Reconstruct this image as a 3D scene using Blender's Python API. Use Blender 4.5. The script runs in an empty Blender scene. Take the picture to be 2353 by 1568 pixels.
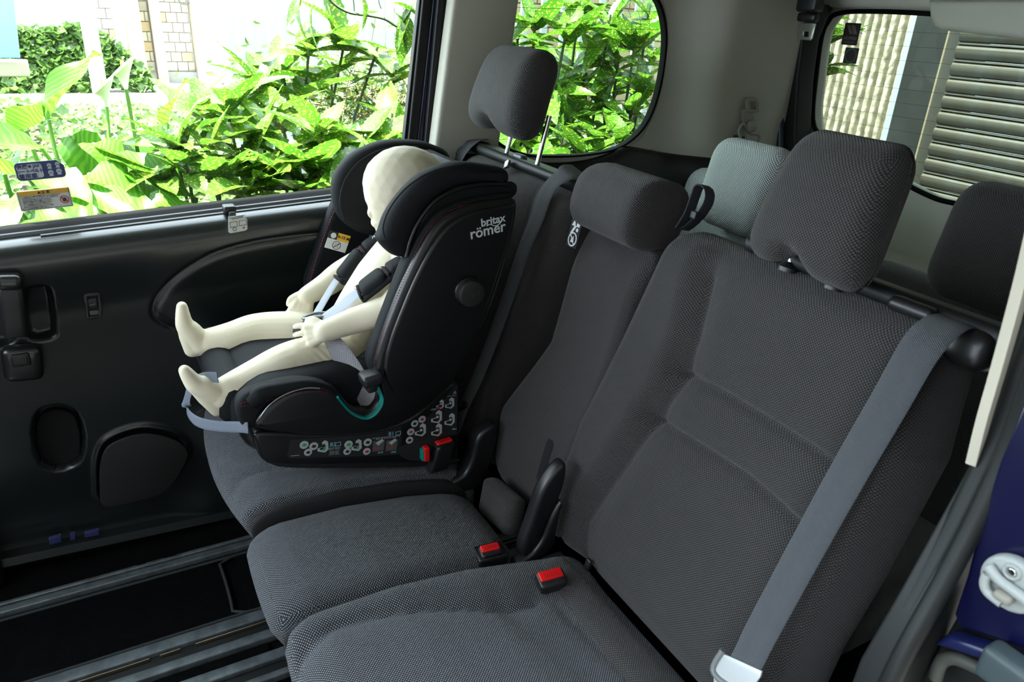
import bpy, bmesh, math, random
import numpy as np
from mathutils import Vector, Matrix, noise
random.seed(7); rng = np.random.default_rng(7)
C = bpy.context.scene.collection
SC = bpy.context.scene

# ------------------------------------------------------------------ camera
YAW, PIT, ROL, FPX, CX, CY = math.radians(30.124), math.radians(24.186), math.radians(2.987), 1703.0, 1176.5, 784.0
CAM = np.array([0.0, 0.0, 1.28])
_f = np.array([math.sin(YAW)*math.cos(PIT), math.cos(YAW)*math.cos(PIT), -math.sin(PIT)])
_r0 = np.array([math.cos(YAW), -math.sin(YAW), 0.0]); _u0 = np.cross(_r0, _f)
_r = _r0*math.cos(ROL)+_u0*math.sin(ROL); _u = -_r0*math.sin(ROL)+_u0*math.cos(ROL)
cd = bpy.data.cameras.new('camera'); cam = bpy.data.objects.new('camera', cd); C.objects.link(cam)
cam.matrix_world = Matrix(((_r[0], _u[0], -_f[0], CAM[0]), (_r[1], _u[1], -_f[1], CAM[1]), (_r[2], _u[2], -_f[2], CAM[2]), (0, 0, 0, 1)))
cd.sensor_width = 36.0; cd.sensor_fit = 'HORIZONTAL'; cd.lens = FPX/2353*36.0
cd.clip_start = 0.02; cd.clip_end = 100
cd.dof.use_dof = True; cd.dof.focus_distance = 1.7; cd.dof.aperture_fstop = 11.0
SC.camera = cam

# ------------------------------------------------------------------ light
w = bpy.data.worlds.new('sky'); SC.world = w; w.use_nodes = True
bg = w.node_tree.nodes['Background']; bg.inputs[0].default_value = (0.76, 0.89, 1.0, 1); bg.inputs[1].default_value = 5.0
sd = bpy.data.lights.new('sun', 'SUN'); so = bpy.data.objects.new('sun', sd); C.objects.link(so)
sd.energy = 32.0; sd.color = (1.0, 0.97, 0.9); sd.angle = math.radians(1.0)
so.rotation_euler = Vector((0.50, -0.18, -1.40)).to_track_quat('-Z', 'Y').to_euler(); so.location = (-2, 2, 5)
SC.view_settings.view_transform = 'Standard'; SC.view_settings.look = 'None'
SC.view_settings.gamma = 1.0; SC.view_settings.use_curve_mapping = False
SC.view_settings.exposure = 0.9

# ------------------------------------------------------------------ helpers
def ray(px, py): return _r*(px-CX)/FPX - _u*(py-CY)/FPX + _f
def onP(p, n, k):
    d = ray(*p); n = np.array(n, float); return CAM + d*((k-n@CAM)/(n@d))
def onX(p, k): return onP(p, (1, 0, 0), k)
def onY(p, k): return onP(p, (0, 1, 0), k)
def onZ(p, k): return onP(p, (0, 0, 1), k)

MATS = {}
def mat(name, col=(.5, .5, .5), rough=.5, metal=0.0, spec=.5, bump=None, coat=0, sheen=0, trans=0, vary=0):
    """principled material; bump=(scale, strength[, detail]) gives fine grain; vary mottles the colour"""
    m = bpy.data.materials.new(name); m.use_nodes = True; nt = m.node_tree
    b = nt.nodes['Principled BSDF']
    b.inputs['Base Color'].default_value = (*col, 1); b.inputs['Roughness'].default_value = rough
    b.inputs['Metallic'].default_value = metal; b.inputs['Specular IOR Level'].default_value = spec
    b.inputs['Coat Weight'].default_value = coat; b.inputs['Sheen Weight'].default_value = sheen
    tc = nt.nodes.new('ShaderNodeTexCoord')
    if bump:
        n = nt.nodes.new('ShaderNodeTexNoise'); n.inputs['Scale'].default_value = bump[0]
        n.inputs['Detail'].default_value = bump[2] if len(bump) > 2 else 3
        nt.links.new(tc.outputs['Object'], n.inputs['Vector'])
        bp = nt.nodes.new('ShaderNodeBump'); bp.inputs['Strength'].default_value = bump[1]; bp.inputs['Distance'].default_value = .002
        nt.links.new(n.outputs['Fac'], bp.inputs['Height']); nt.links.new(bp.outputs[0], b.inputs['Normal'])
    if vary:
        n = nt.nodes.new('ShaderNodeTexNoise'); n.inputs['Scale'].default_value = vary; n.inputs['Detail'].default_value = 5
        nt.links.new(tc.outputs['Object'], n.inputs['Vector'])
        r = nt.nodes.new('ShaderNodeValToRGB'); r.color_ramp.elements[0].color = (*[c*.7 for c in col], 1); r.color_ramp.elements[1].color = (*[min(1, c*1.2) for c in col], 1)
        r.color_ramp.elements[0].position = .35; r.color_ramp.elements[1].position = .65
        nt.links.new(n.outputs['Fac'], r.inputs[0]); nt.links.new(r.outputs[0], b.inputs['Base Color'])
    MATS[name] = m; return m

def weave(name, dark, light, p=.005, lo=.0, hi=.5, rough=.75, strength=.5, sheen=.15, stretch=1.0):
    """woven seat cloth: raised light yarns on a dark ground, UV in metres"""
    m = mat(name, dark, rough, sheen=sheen, spec=.35); nt = m.node_tree; b = nt.nodes['Principled BSDF']
    uv = nt.nodes.new('ShaderNodeUVMap'); sp = nt.nodes.new('ShaderNodeSeparateXYZ'); nt.links.new(uv.outputs[0], sp.inputs[0])
    def sn(out, k):
        a = nt.nodes.new('ShaderNodeMath'); a.operation = 'MULTIPLY'; a.inputs[1].default_value = k; nt.links.new(out, a.inputs[0])
        s = nt.nodes.new('ShaderNodeMath'); s.operation = 'SINE'; nt.links.new(a.outputs[0], s.inputs[0]); return s.outputs[0]
    k = 2*math.pi/p
    mu = nt.nodes.new('ShaderNodeMath'); mu.operation = 'MULTIPLY'
    nt.links.new(sn(sp.outputs[0], k*stretch), mu.inputs[0]); nt.links.new(sn(sp.outputs[1], k), mu.inputs[1])
    mr = nt.nodes.new('ShaderNodeMapRange'); mr.interpolation_type = 'SMOOTHSTEP'
    mr.inputs['From Min'].default_value = lo; mr.inputs['From Max'].default_value = hi; nt.links.new(mu.outputs[0], mr.inputs['Value'])
    mx = nt.nodes.new('ShaderNodeMix'); mx.data_type = 'RGBA'; mx.inputs[6].default_value = (*dark, 1); mx.inputs[7].default_value = (*light, 1)
    nt.links.new(mr.outputs[0], mx.inputs[0]); nt.links.new(mx.outputs[2], b.inputs['Base Color'])
    bp = nt.nodes.new('ShaderNodeBump'); bp.inputs['Strength'].default_value = strength; bp.inputs['Distance'].default_value = .0012
    nt.links.new(mu.outputs[0], bp.inputs['Height']); nt.links.new(bp.outputs[0], b.inputs['Normal'])
    return m

def thing(name, label, cat, loc, group=None, kind=None):
    o = bpy.data.objects.new(name, None); C.objects.link(o); o.location = loc; o.empty_display_size = .05
    if kind: o['kind'] = kind
    if label: o['label'] = label
    if cat: o['category'] = cat
    if group: o['group'] = group
    return o
def tag(o, label=None, cat=None, group=None, kind=None):
    if label: o['label'] = label
    if cat: o['category'] = cat
    if group: o['group'] = group
    if kind: o['kind'] = kind
    return o
def wloc(o):
    v = Vector((0, 0, 0))
    while o: v += o.location; o = o.parent
    return v
def uvbox(me):
    n = len(me.polygons)
    if not n: return
    uvl = me.uv_layers.new(name='UVMap') if not me.uv_layers else me.uv_layers[0]
    co = np.empty(len(me.vertices)*3); me.vertices.foreach_get('co', co); co = co.reshape(-1, 3)
    li = np.empty(len(me.loops), int); me.loops.foreach_get('vertex_index', li)
    nr = np.empty(n*3); me.polygons.foreach_get('normal', nr); nr = np.abs(nr.reshape(-1, 3))
    lt = np.empty(n, int); me.polygons.foreach_get('loop_total', lt)
    ax = np.repeat(nr.argmax(1), lt); p = co[li]
    uv = np.where((ax == 0)[:, None], p[:, [1, 2]], np.where((ax == 1)[:, None], p[:, [0, 2]], p[:, [1, 0]]))
    uvl.data.foreach_set('uv', uv.ravel())
def meshobj(name, verts, faces, m, parent=None, smooth=True, uv=True, flat_angle=None):
    """verts in WORLD metres; stored relative to the parent so the parent is the pivot"""
    off = np.array(wloc(parent)) if parent else np.zeros(3)
    v = np.asarray(verts, float)
    if parent is None:
        off = np.array([(v[:, 0].min()+v[:, 0].max())/2, (v[:, 1].min()+v[:, 1].max())/2, v[:, 2].min()])
    me = bpy.data.meshes.new(name); me.from_pydata((v-off).tolist(), [], [tuple(int(i) for i in f) for f in faces])
    me.validate(); me.update()
    if smooth:
        me.polygons.foreach_set('use_smooth', [True]*len(me.polygons))
        if flat_angle: me.set_sharp_from_angle(angle=math.radians(flat_angle))
    if uv: uvbox(me)
    if m: me.materials.append(m)
    o = bpy.data.objects.new(name, me); C.objects.link(o)
    if parent: o.parent = parent
    else: o.location = off
    return o
def bmobj(name, bm, m, parent=None, smooth=True, flat=40):
    bmesh.ops.recalc_face_normals(bm, faces=bm.faces)
    bm.verts.index_update()
    v = [tuple(x.co) for x in bm.verts]; f = [[x.index for x in g.verts] for g in bm.faces]; bm.free()
    return meshobj(name, v, f, m, parent, smooth, True, flat)

def _ticks(h, R, n):
    if R <= 0: return np.linspace(-h, h, n+1)
    e = h-R+R*np.sin(np.linspace(0, math.pi/2, 5))
    mid = np.linspace(-(h-R), h-R, n+1)[1:-1]
    return np.unique(np.round(np.concatenate([-e[::-1], mid, e]), 9))
def rbox(h, R, n=(6, 6, 6)):
    """rounded box, anisotropic radii; returns (verts, outward dirs, faces)"""
    h = np.array(h, float); R = np.array(R if hasattr(R, '__len__') else (R,)*3, float); R = np.minimum(R, h*.999)
    T = [_ticks(h[i], R[i], n[i]) for i in range(3)]
    idx = {}; V = []; F = []
    def vid(p):
        k = tuple(np.round(p, 7))
        if k not in idx: idx[k] = len(V); V.append(p)
        return idx[k]
    for ax in range(3):
        a, b = (ax+1) % 3, (ax+2) % 3
        for s in (-1, 1):
            g = np.empty((len(T[a]), len(T[b])), int)
            for i, x in enumerate(T[a]):
                for j, y in enumerate(T[b]):
                    p = [0, 0, 0]; p[ax] = s*h[ax]; p[a] = x; p[b] = y; g[i, j] = vid(p)
            for i in range(len(T[a])-1):
                for j in range(len(T[b])-1):
                    q = (g[i, j], g[i+1, j], g[i+1, j+1], g[i, j+1]); F.append(q if s > 0 else q[::-1])
    V = np.array(V, float)
    inner = np.clip(V, -(h-R), h-R); d = (V-inner)/R; L = np.linalg.norm(d, axis=1, keepdims=True); L[L == 0] = 1
    d = d/L
    return inner+d*R, d, F
def boxw(name, c, h, R, m, parent=None, n=(3, 3, 3), axes=None, warp=None):
    """rounded box in world space; axes=3 direction vectors for its local axes"""
    V, d, F = rbox(h, R, n)
    if warp: V = warp(V, d)
    A = np.array(axes if axes is not None else np.eye(3), float)
    return meshobj(name, np.array(c)+V@A, F if np.linalg.det(A) > 0 else [f[::-1] for f in F], m, parent)

def crv(pts, n=8, closed=True):
    """Catmull-Rom through points"""
    P = np.array(pts, float); N = len(P); out = []
    rg = range(N) if closed else range(N-1)
    for i in rg:
        if closed: a, b, c, d = P[i-1], P[i], P[(i+1) % N], P[(i+2) % N]
        else: a, b, c, d = P[max(i-1, 0)], P[i], P[i+1], P[min(i+2, N-1)]
        for t in np.linspace(0, 1, n, endpoint=False):
            out.append(.5*((2*b)+(-a+c)*t+(2*a-5*b+4*c-d)*t*t+(-a+3*b-3*c+d)*t**3))
    if not closed: out.append(P[-1])
    return np.array(out)
def plate(name, outline, frame, th, m, parent=None, bevel=0.0, holes=(), res=2, flat=35):
    """2D outline (a,b) with holes, thickened; frame=(origin, A, B, N); occupies -th..0 along N"""
    cu = bpy.data.curves.new('tmp', 'CURVE'); cu.dimensions = '2D'; cu.fill_mode = 'BOTH'
    cu.extrude = max(th/2-bevel, 1e-5); cu.bevel_depth = bevel; cu.bevel_resolution = res; cu.offset = -bevel
    for k, pl in enumerate([outline, *holes]):
        s = cu.splines.new('POLY'); s.points.add(len(pl)-1)
        for p, q in zip(s.points, pl): p.co = (q[0], q[1], 0, 1)
        s.use_cyclic_u = True
    to = bpy.data.objects.new('tmp', cu); C.objects.link(to)
    dg = bpy.context.evaluated_depsgraph_get(); me = bpy.data.meshes.new_from_object(to.evaluated_get(dg))
    v = np.array([x.co for x in me.vertices]); f = [list(p.vertices) for p in me.polygons]
    bpy.data.objects.remove(to); bpy.data.curves.remove(cu); bpy.data.meshes.remove(me)
    O, A, B, N = [np.array(x, float) for x in frame]
    W = O+v[:, [0]]*A+v[:, [1]]*B+(v[:, [2]]-th/2)*N
    bm = bmesh.new(); vs = [bm.verts.new(x) for x in W]
    for q in f:
        try: bm.faces.new([vs[i] for i in q])
        except ValueError: pass
    bmesh.ops.remove_doubles(bm, verts=bm.verts, dist=1e-6)
    return bmobj(name, bm, m, parent, True, flat)
XZ = lambda Y: ((0, Y, 0), (1, 0, 0), (0, 0, 1), (0, -1, 0))      # plate facing the camera side, front at Y
YZ = lambda X: ((X, 0, 0), (0, 1, 0), (0, 0, 1), (-1, 0, 0))      # plate facing forward
def pY(pts, Y): return [(onY(p, Y)[0], onY(p, Y)[2]) for p in pts]
def pX(pts, X): return [(onX(p, X)[1], onX(p, X)[2]) for p in pts]
def ribbon(name, path, side, w, th, m, parent=None, n=10, closed=False, smooth=True):
    """flat strap along a 3D path; side = width direction (vector or one per point)"""
    P = crv(path, n, closed) if smooth else np.array(path, float)
    S = np.array(side, float)
    if S.ndim == 1: S = np.tile(S, (len(P), 1))
    else: S = crv(S, n, closed) if smooth else S
    T = np.gradient(P, axis=0); T /= np.linalg.norm(T, axis=1, keepdims=True)
    S = S-(S*T).sum(1, keepdims=True)*T; S /= np.linalg.norm(S, axis=1, keepdims=True)
    N = np.cross(T, S); ww = w if np.ndim(w) == 0 else np.interp(np.linspace(0, 1, len(P)), np.linspace(0, 1, len(w)), w)[:, None]
    prof = [(-.5, -.3), (-.46, .5), (-.2, .5), (.2, .5), (.46, .5), (.5, -.3), (.46, -.5), (.2, -.5), (-.2, -.5), (-.46, -.5)]
    k = len(prof); V = np.concatenate([P+S*ww*a+N*th*b for a, b in prof]).reshape(k, len(P), 3).transpose(1, 0, 2).reshape(-1, 3)
    F = []; L = len(P)
    for i in range(L if closed else L-1):
        for j in range(k):
            F.append((i*k+j, i*k+(j+1) % k, ((i+1) % L)*k+(j+1) % k, ((i+1) % L)*k+j))
    if not closed: F += [tuple(range(k))[::-1], tuple((L-1)*k+j for j in range(k))]
    bm = bmesh.new(); vs = [bm.verts.new(x) for x in V]
    for f in F: bm.faces.new([vs[i] for i in f])
    o = bmobj(name, bm, m, parent, True, 60)
    # webbing UV: along, across
    me = o.data; d = np.concatenate([[0], np.cumsum(np.linalg.norm(np.diff(P, axis=0), axis=1))])
    uvl = me.uv_layers[0].data
    for lp in me.loops:
        vi = lp.vertex_index; i, j = divmod(vi, k); uvl[lp.index].uv = (prof[j][0]*(.05), d[i])
    return o
def tube(name, path, r, m, parent=None, k=8, n=6, closed=False, smooth=True):
    P = crv(path, n, closed) if smooth else np.array(path, float)
    bm = bmesh.new(); sweep_bm(bm, P, r, k, closed); return bmobj(name, bm, m, parent, True, 60)
def sweep_bm(bm, P, r, k=8, closed=False):
    P = np.array(P, float); L = len(P); r = np.interp(np.linspace(0, 1, L), np.linspace(0, 1, len(r)), r) if np.ndim(r) else np.full(L, r)
    T = np.gradient(P, axis=0); T /= np.linalg.norm(T, axis=1, keepdims=True)+1e-12
    up = np.array([0, 0, 1.]) if abs(T[0][2]) < .9 else np.array([1., 0, 0]); rings = []
    a = np.cross(T[0], up); a /= np.linalg.norm(a)
    for i in range(L):
        a = a-(a@T[i])*T[i]; a /= np.linalg.norm(a); b = np.cross(T[i], a)
        rings.append([bm.verts.new(P[i]+r[i]*(math.cos(t)*a+math.sin(t)*b)) for t in np.linspace(0, 2*math.pi, k, endpoint=False)])
    for i in range(L if closed else L-1):
        A, B = rings[i], rings[(i+1) % L]
        for j in range(k): bm.faces.new((A[j], A[(j+1) % k], B[(j+1) % k], B[j]))
    if not closed:
        bm.faces.new(rings[0][::-1]); bm.faces.new(rings[-1])
def stitches(name, path, m, parent, r=.0009, dash=.005, gap=.003):
    """dashed thread as short tubes, one mesh"""
    P = crv(path, 24, False); d = np.concatenate([[0], np.cumsum(np.linalg.norm(np.diff(P, axis=0), axis=1))])
    bm = bmesh.new(); s = 0
    while s+dash < d[-1]:
        q = np.array([[np.interp(x, d, P[:, i]) for i in range(3)] for x in (s, s+dash/2, s+dash)]); sweep_bm(bm, q, [r*.5, r, r*.5], 5); s += dash+gap
    return bmobj(name, bm, m, parent)
def text(name, s, pos, A, B, size, m, parent=None, ext=.0004, bold=0, shear=0, align='CENTER'):
    cu = bpy.data.curves.new('t', 'FONT'); cu.body = s; cu.size = size; cu.extrude = ext; cu.align_x = align; cu.align_y = 'CENTER'
    cu.offset = bold; cu.shear = shear; cu.resolution_u = 3
    to = bpy.data.objects.new('t', cu); C.objects.link(to); dg = bpy.context.evaluated_depsgraph_get()
    me = bpy.data.meshes.new_from_object(to.evaluated_get(dg))
    v = np.array([x.co for x in me.vertices]).reshape(-1, 3); f = [list(p.vertices) for p in me.polygons]
    bpy.data.objects.remove(to); bpy.data.curves.remove(cu); bpy.data.meshes.remove(me)
    A = np.array(A, float); B = np.array(B, float); A /= np.linalg.norm(A); B = B-(B@A)*A; B /= np.linalg.norm(B); N = np.cross(A, B)
    return meshobj(name, np.array(pos)+v[:, [0]]*A+v[:, [1]]*B+v[:, [2]]*N, f, m, parent, smooth=False)
def poly_dist(P, pl):
    """distance from Nx2 points to an open polyline"""
    pl = np.array(pl, float); best = np.full(len(P), 1e9)
    for a, b in zip(pl[:-1], pl[1:]):
        ab = b-a; t = np.clip(((P-a)@ab)/(ab@ab), 0, 1); best = np.minimum(best, np.linalg.norm(P-a-t[:, None]*ab, axis=1))
    return best
def poly_sdf(P, pl):
    pl = np.array(pl, float); d = poly_dist(P, np.vstack([pl, pl[:1]])); ins = np.zeros(len(P), bool)
    for a, b in zip(pl, np.roll(pl, -1, 0)):
        c = ((a[1] > P[:, 1]) != (b[1] > P[:, 1])) & (P[:, 0] < (b[0]-a[0])*(P[:, 1]-a[1])/(b[1]-a[1]+1e-12)+a[0]); ins ^= c
    return np.where(ins, -d, d)
def sstep(a, b, x):
    t = np.clip((x-a)/(b-a), 0, 1); return t*t*(3-2*t)
nrm = lambda v: np.array(v, float)/np.linalg.norm(v)

# ------------------------------------------------------------------ materials
leather = mat('door_plastic', (.006, .0095, .0095), .32, bump=(520, .09), spec=.7, coat=.18)
plast = mat('black_plastic', (.012, .013, .014), .38, bump=(500, .25))
gloss = mat('satin_black_plastic', (.009, .009, .010), .36, bump=(700, .1))
rubber = mat('black_rubber', (.006, .0075, .0075), .5, spec=.35)
sealm = mat('seal_rubber', (.0025, .003, .003), .8, spec=.15)
beige = mat('beige_trim', (.46, .45, .38), .6, bump=(300, .15))
headl = mat('headliner', (.36, .35, .30), .9, bump=(600, .3))
carpet = mat('carpet', (.0028, .0028, .003), .95, spec=.05, bump=(420, 1.0, 6), vary=60)
railm = mat('rail_metal', (.13, .15, .16), .42, metal=.5, bump=(60, .25), vary=40)
bluem = mat('blue_paint', (.0018, .0022, .025), .3, coat=.15)
chrome = mat('chrome', (.75, .76, .76), .12, metal=1)
steel = mat('tongue_steel', (.62, .62, .62), .25, metal=1)
redp = mat('red_button', (.72, .008, .01), .35)
cloth_s = weave('seat_cloth', (.006, .007, .0085), (.36, .39, .455), .0046, .12, .85, strength=.8)  # bluish yarns, lightened further to stand in for front-window light on the cushions
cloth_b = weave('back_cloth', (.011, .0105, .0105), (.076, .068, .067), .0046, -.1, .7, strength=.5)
cloth_3_sunlit = weave('third_row_cloth_sunlit', (.15, .155, .16), (.86, .90, .92), .0060, -.1, .5)  # sunlight on the far third-row seat is put into this pale colour
black_cloth = mat('black_side_cloth', (.008, .008, .009), .9)
webm = weave('belt_webbing', (.060, .066, .075), (.080, .088, .098), .0024, -.6, .6, strength=.6, stretch=.6)
web_dark = weave('dark_webbing', (.035, .038, .044), (.055, .06, .068), .0024, -.6, .6, strength=.6)
white = mat('white_print', (.75, .77, .78), .5)
# ================================================================== THE CAR
UB = np.array([math.sin(.2265), 0, math.cos(.2265)])    # up along a seat back
NB = np.array([-math.cos(.2265), 0, math.sin(.2265)])   # out of its front face
OB = np.array([.673, 0, .33])
def bp(p, t=0.0):                                        # picture point -> (y, s) on the seat-back plane
    q = onP(p, NB, OB@NB+t); return q[1], (q-OB)@UB
WF = 1.74
# ---- floor
def slab(name, x0, x1, y0, y1, z0, z1, m, parent=None, R=.002, n=(1, 1, 1)):
    return boxw(name, ((x0+x1)/2, (y0+y1)/2, (z0+z1)/2), ((x1-x0)/2, (y1-y0)/2, (z1-z0)/2), R, m, parent, n)
fl = slab('floor', -1.9, 2.0, .12, 1.84, -.06, -.012, carpet, n=(1, 1, 1)); tag(fl, 'black carpeted van floor between the rails', kind='structure')
mats_t = thing('floor_mat', 'black carpet floor mat with raised edge between the floor rails', 'mat', (-.3, 1.5, -.012), group=None)
def fy(py, px=550): return onZ((px, py), 0)[1]
slab('mat_panel', -1.2, .12, fy(1418)+.004, fy(1262)-.012, -.0115, -.004, carpet, mats_t, .003)
slab('mat_panel', .155, .5, fy(1418)+.004, fy(1262)-.012, -.0115, -.004, carpet, mats_t, .003)
tube('binding', [(-1.2, fy(1416)+.008, -.004), (.09, fy(1416)+.008, -.004), (.118, fy(1412)+.02, -.004), (.118, fy(1264)-.03, -.004), (.10, fy(1262)-.016, -.004), (-1.2, fy(1262)-.016, -.004)], .004, mat('mat_binding', (.014, .018, .019), .8), mats_t, n=4)
mat2 = thing('floor_mat', 'black carpet floor mat between the far rail and the sliding door', 'mat', (-.3, 1.73, -.012))
slab('mat_panel', -1.2, .30, fy(1240)+.012, 1.80, -.0115, -.004, carpet, mat2, .003)
mat3 = thing('floor_mat', 'narrow black carpet strip between the two bright nearest rails', 'mat', (-.2, 1.23, -.012))
slab('mat_panel', -1.2, .17, fy(1523)+.004, fy(1493)-.004, -.0115, -.003, carpet, mat3, .004)
brass = mat('brass_edge', (.45, .38, .28), .3, metal=1)
def rail(label, ya, yb, slots, y_gold, nosl=False):
    t = thing('floor_rail', label, 'rail', (0, (ya+yb)/2, -.012))
    lo, hi = min(ya, yb), max(ya, yb)
    s0, s1 = slots
    slab('rail_flange', -1.4, .9, s1, hi, -.0115, .006, railm, t, .003)
    slab('rail_flange', -1.4, .9, lo, s0, -.0115, .006, railm, t, .003)
    slab('rail_channel', -1.4, .9, s0, s1, -.0115, -.004, rubber, t, .001)
    if y_gold:
        for a, b in ((-1.3, -.06), (-.04, .0), (.03, .9)): slab('rail_edge', a, b, y_gold-.0015, y_gold+.0015, -.004, .0045, brass, t, .0007)
    return t
rail('dark floor rail nearest the sliding door, in front of the far seat', fy(1240), fy(1262), (fy(1250), fy(1246)), fy(1226.5+1.5, 550)-.02)
rail('middle floor rail with a bright flange, left of the centre seat', fy(1420), fy(1492), (fy(1472), fy(1443)), fy(1450))
rail('nearest floor rail at the bottom edge, in front of the near seat', fy(1524), fy(1590), (fy(1575), fy(1548)), None)

# ---- far sliding door
d1 = thing('door_1', 'dark sliding door trim panel under the large side window', None, (.1, WF, 0), kind='structure')
xs = np.concatenate([np.arange(-1.0, -.35, .05), np.arange(-.35, .30, .0045), np.arange(.30, .79, .02)])
zs = np.concatenate([np.arange(.03, .12, .012), np.arange(.12, .84, .0045), .84+.05*np.linspace(0, 1, 12)])
gx, gz = np.meshgrid(xs, zs, indexing='ij'); P2 = np.stack([gx.ravel(), gz.ravel()], 1)
def sill(x): return .816+.050*(x+.18)
zz = P2[:, 1]; Yv = np.full(len(zz), WF)
topz = sill(P2[:, 0])-.012
Z = np.minimum(zz, .84)*(topz/.84)
tt = np.clip((zz-.84)/.05, 0, 1)
Yv -= .012*np.exp(-((Z-.70)/.12)**2)                       # belly
Yv += .02*sstep(.35, .05, Z)
# rolled shoulder and ledge
dz_ = topz-Z; kk = np.clip(1-dz_/.038, 0, 1); Yv = Yv+(1.703-Yv)*sstep(.17, .038, dz_)+.042*(1-np.sqrt(1-kk**2))
Yv = np.where(zz > .84, 1.745+.055*tt, Yv); Z = np.where(zz > .84, topz+.004*np.sin(tt*math.pi/2), Z)
def rec(pts, depth, soft, Y=WF, n=6):
    s = poly_sdf(np.stack([P2[:, 0], Z], 1), crv(pY(pts, Y), n)); return depth*sstep(soft, -soft, s)
Yv += rec([(62, 662), (100, 652), (114, 668), (124, 750), (118, 772), (70, 775), (55, 720)], .030, .006)
Yv += rec([(-60, 662), (10, 662), (30, 780), (-60, 780)], .030, .006)
Yv += rec([(130, 934), (168, 945), (188, 985), (190, 1035), (175, 1068), (135, 1083), (100, 1072), (84, 1040), (78, 990), (90, 948)], .05, .004)
ins = crv(pY([(350, 705), (366, 668), (410, 622), (480, 577), (560, 551), (650, 536), (760, 524), (880, 516), (880, 800), (600, 800), (430, 760), (385, 748), (356, 728)], WF), 8)
sI = poly_sdf(np.stack([P2[:, 0], Z], 1), ins)
Yv += .006*np.exp(-(sI/.0035)**2)-.004*sstep(.0, -.02, sI)
spk = crv(pY([(232, 1040), (260, 1005), (330, 985), (400, 1000), (428, 1030), (410, 1075), (370, 1120), (300, 1142), (238, 1150), (228, 1110)], WF), 6)
sS = poly_sdf(np.stack([P2[:, 0], Z], 1), spk); Yv += -.008*np.exp(-((sS-.006)/.006)**2)+.004*sstep(.002, -.004, sS)
Yv -= .02*sstep(.0, .12, -poly_sdf(np.stack([P2[:, 0], Z], 1), np.array([(-.03, -.1), (.10, .36), (.24, .39), (.9, .35), (.9, -.1)])))
V = np.stack([P2[:, 0], Yv, Z], 1); nz = len(zs)
F = [(i*nz+j, (i+1)*nz+j, (i+1)*nz+j+1, i*nz+j+1) for i in range(len(xs)-1) for j in range(nz-1)]
meshobj('door_panel', V, F, leather, d1)
slab('door_core', -1.0, .80, 1.795, 1.83, .02, .79, rubber, d1, .004)
def sweepx(name, pts_yz, x0, x1, m, parent, n=20, shear=.050):
    xs = np.linspace(x0, x1, n); k = len(pts_yz)
    V = [(x, y, z+shear*(x+.18)) for x in xs for y, z in pts_yz]
    F = [(i*k+j, (i+1)*k+j, (i+1)*k+(j+1) % k, i*k+(j+1) % k) for i in range(n-1) for j in range(k)]
    F += [tuple(range(k)), tuple((n-1)*k+j for j in range(k))[::-1]]
    bm = bmesh.new(); vs = [bm.verts.new(v) for v in V]
    for f in F: bm.faces.new([vs[i] for i in f])
    return bmobj(name, bm, m, parent, True, 30)
sweepx('window_seal', [(1.762, .800), (1.764, .812), (1.780, .818), (1.797, .822), (1.800, .816), (1.80, .78), (1.77, .78)], -1, .705, sealm, d1)
sweepx('blind_cover', [(1.744, .8025), (1.7445, .8065), (1.756, .8075), (1.757, .804)], -.115, .72, leather, d1)
sweepx('sill_strip', [(1.7595, .8005), (1.7595, .8125), (1.7625, .814), (1.7635, .802)], -1, .71, mat('sill_strip', (.16, .17, .18), .25), d1)
bx = onY((525, 480), 1.752)
boxw('blind_catch', (bx[0], 1.742, bx[2]+.004), (.013, .016, .007), .004, plast, d1)
boxw('blind_catch_foot', (bx[0]+.002, 1.722, bx[2]-.008), (.007, .008, .009), .003, plast, d1)
# pull handle: capped vertical bar leaning with the panel
hT, hM, hB = onY((22, 650), 1.695), onY((38, 780), 1.700), onY((52, 835), 1.712)
hd = nrm(hT-hM)
boxw('handle_bar', (hT+hM)/2, (.021, .017, np.linalg.norm(hT-hM)/2-.008), (.010, .010, .004), plast, d1, (2, 2, 4), axes=(np.cross((0, 1, 0), hd), (0, 1, 0), hd))
boxw('handle_cap', hT+hd*.004, (.0225, .020, .016), .012, leather, d1, axes=(np.cross((0, 1, 0), hd), (0, 1, 0), hd))
boxw('handle_base', hB+np.array([0, .008, -.002]), (.036, .020, .040), .016, leather, d1, axes=(np.cross((0, 1, 0), hd), (0, 1, 0), hd))
boxw('lock_lever', hB+np.array([0, -.012, .014]), (.017, .006, .014), .004, gloss, d1)
boxw('lock_lever', hB+np.array([.009, -.018, .016]), (.003, .003, .009), .002, plast, d1)
# switch
sp_ = onY((213, 700), WF-.012)
V_ = pY([(193, 676), (226, 671), (231, 680), (235, 705), (231, 727), (200, 731), (196, 705)], WF-.012)
plate('switch_bezel', crv(V_, 5), XZ(WF-.018), .008, gloss, d1, .0018, holes=[pY([(201, 681), (224, 678), (227, 724), (204, 726)], WF-.012)])
boxw('window_switch', sp_+np.array([0, .002, .004]), (.010, .004, .012), .003, plast, d1)
boxw('switch_tab', sp_+np.array([0, -.003, .002]), (.006, .003, .0015), .001, railm, d1)
boxw('switch_ramp', sp_+np.array([0, .001, -.019]), (.010, .004, .007), .002, leather, d1)
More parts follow.
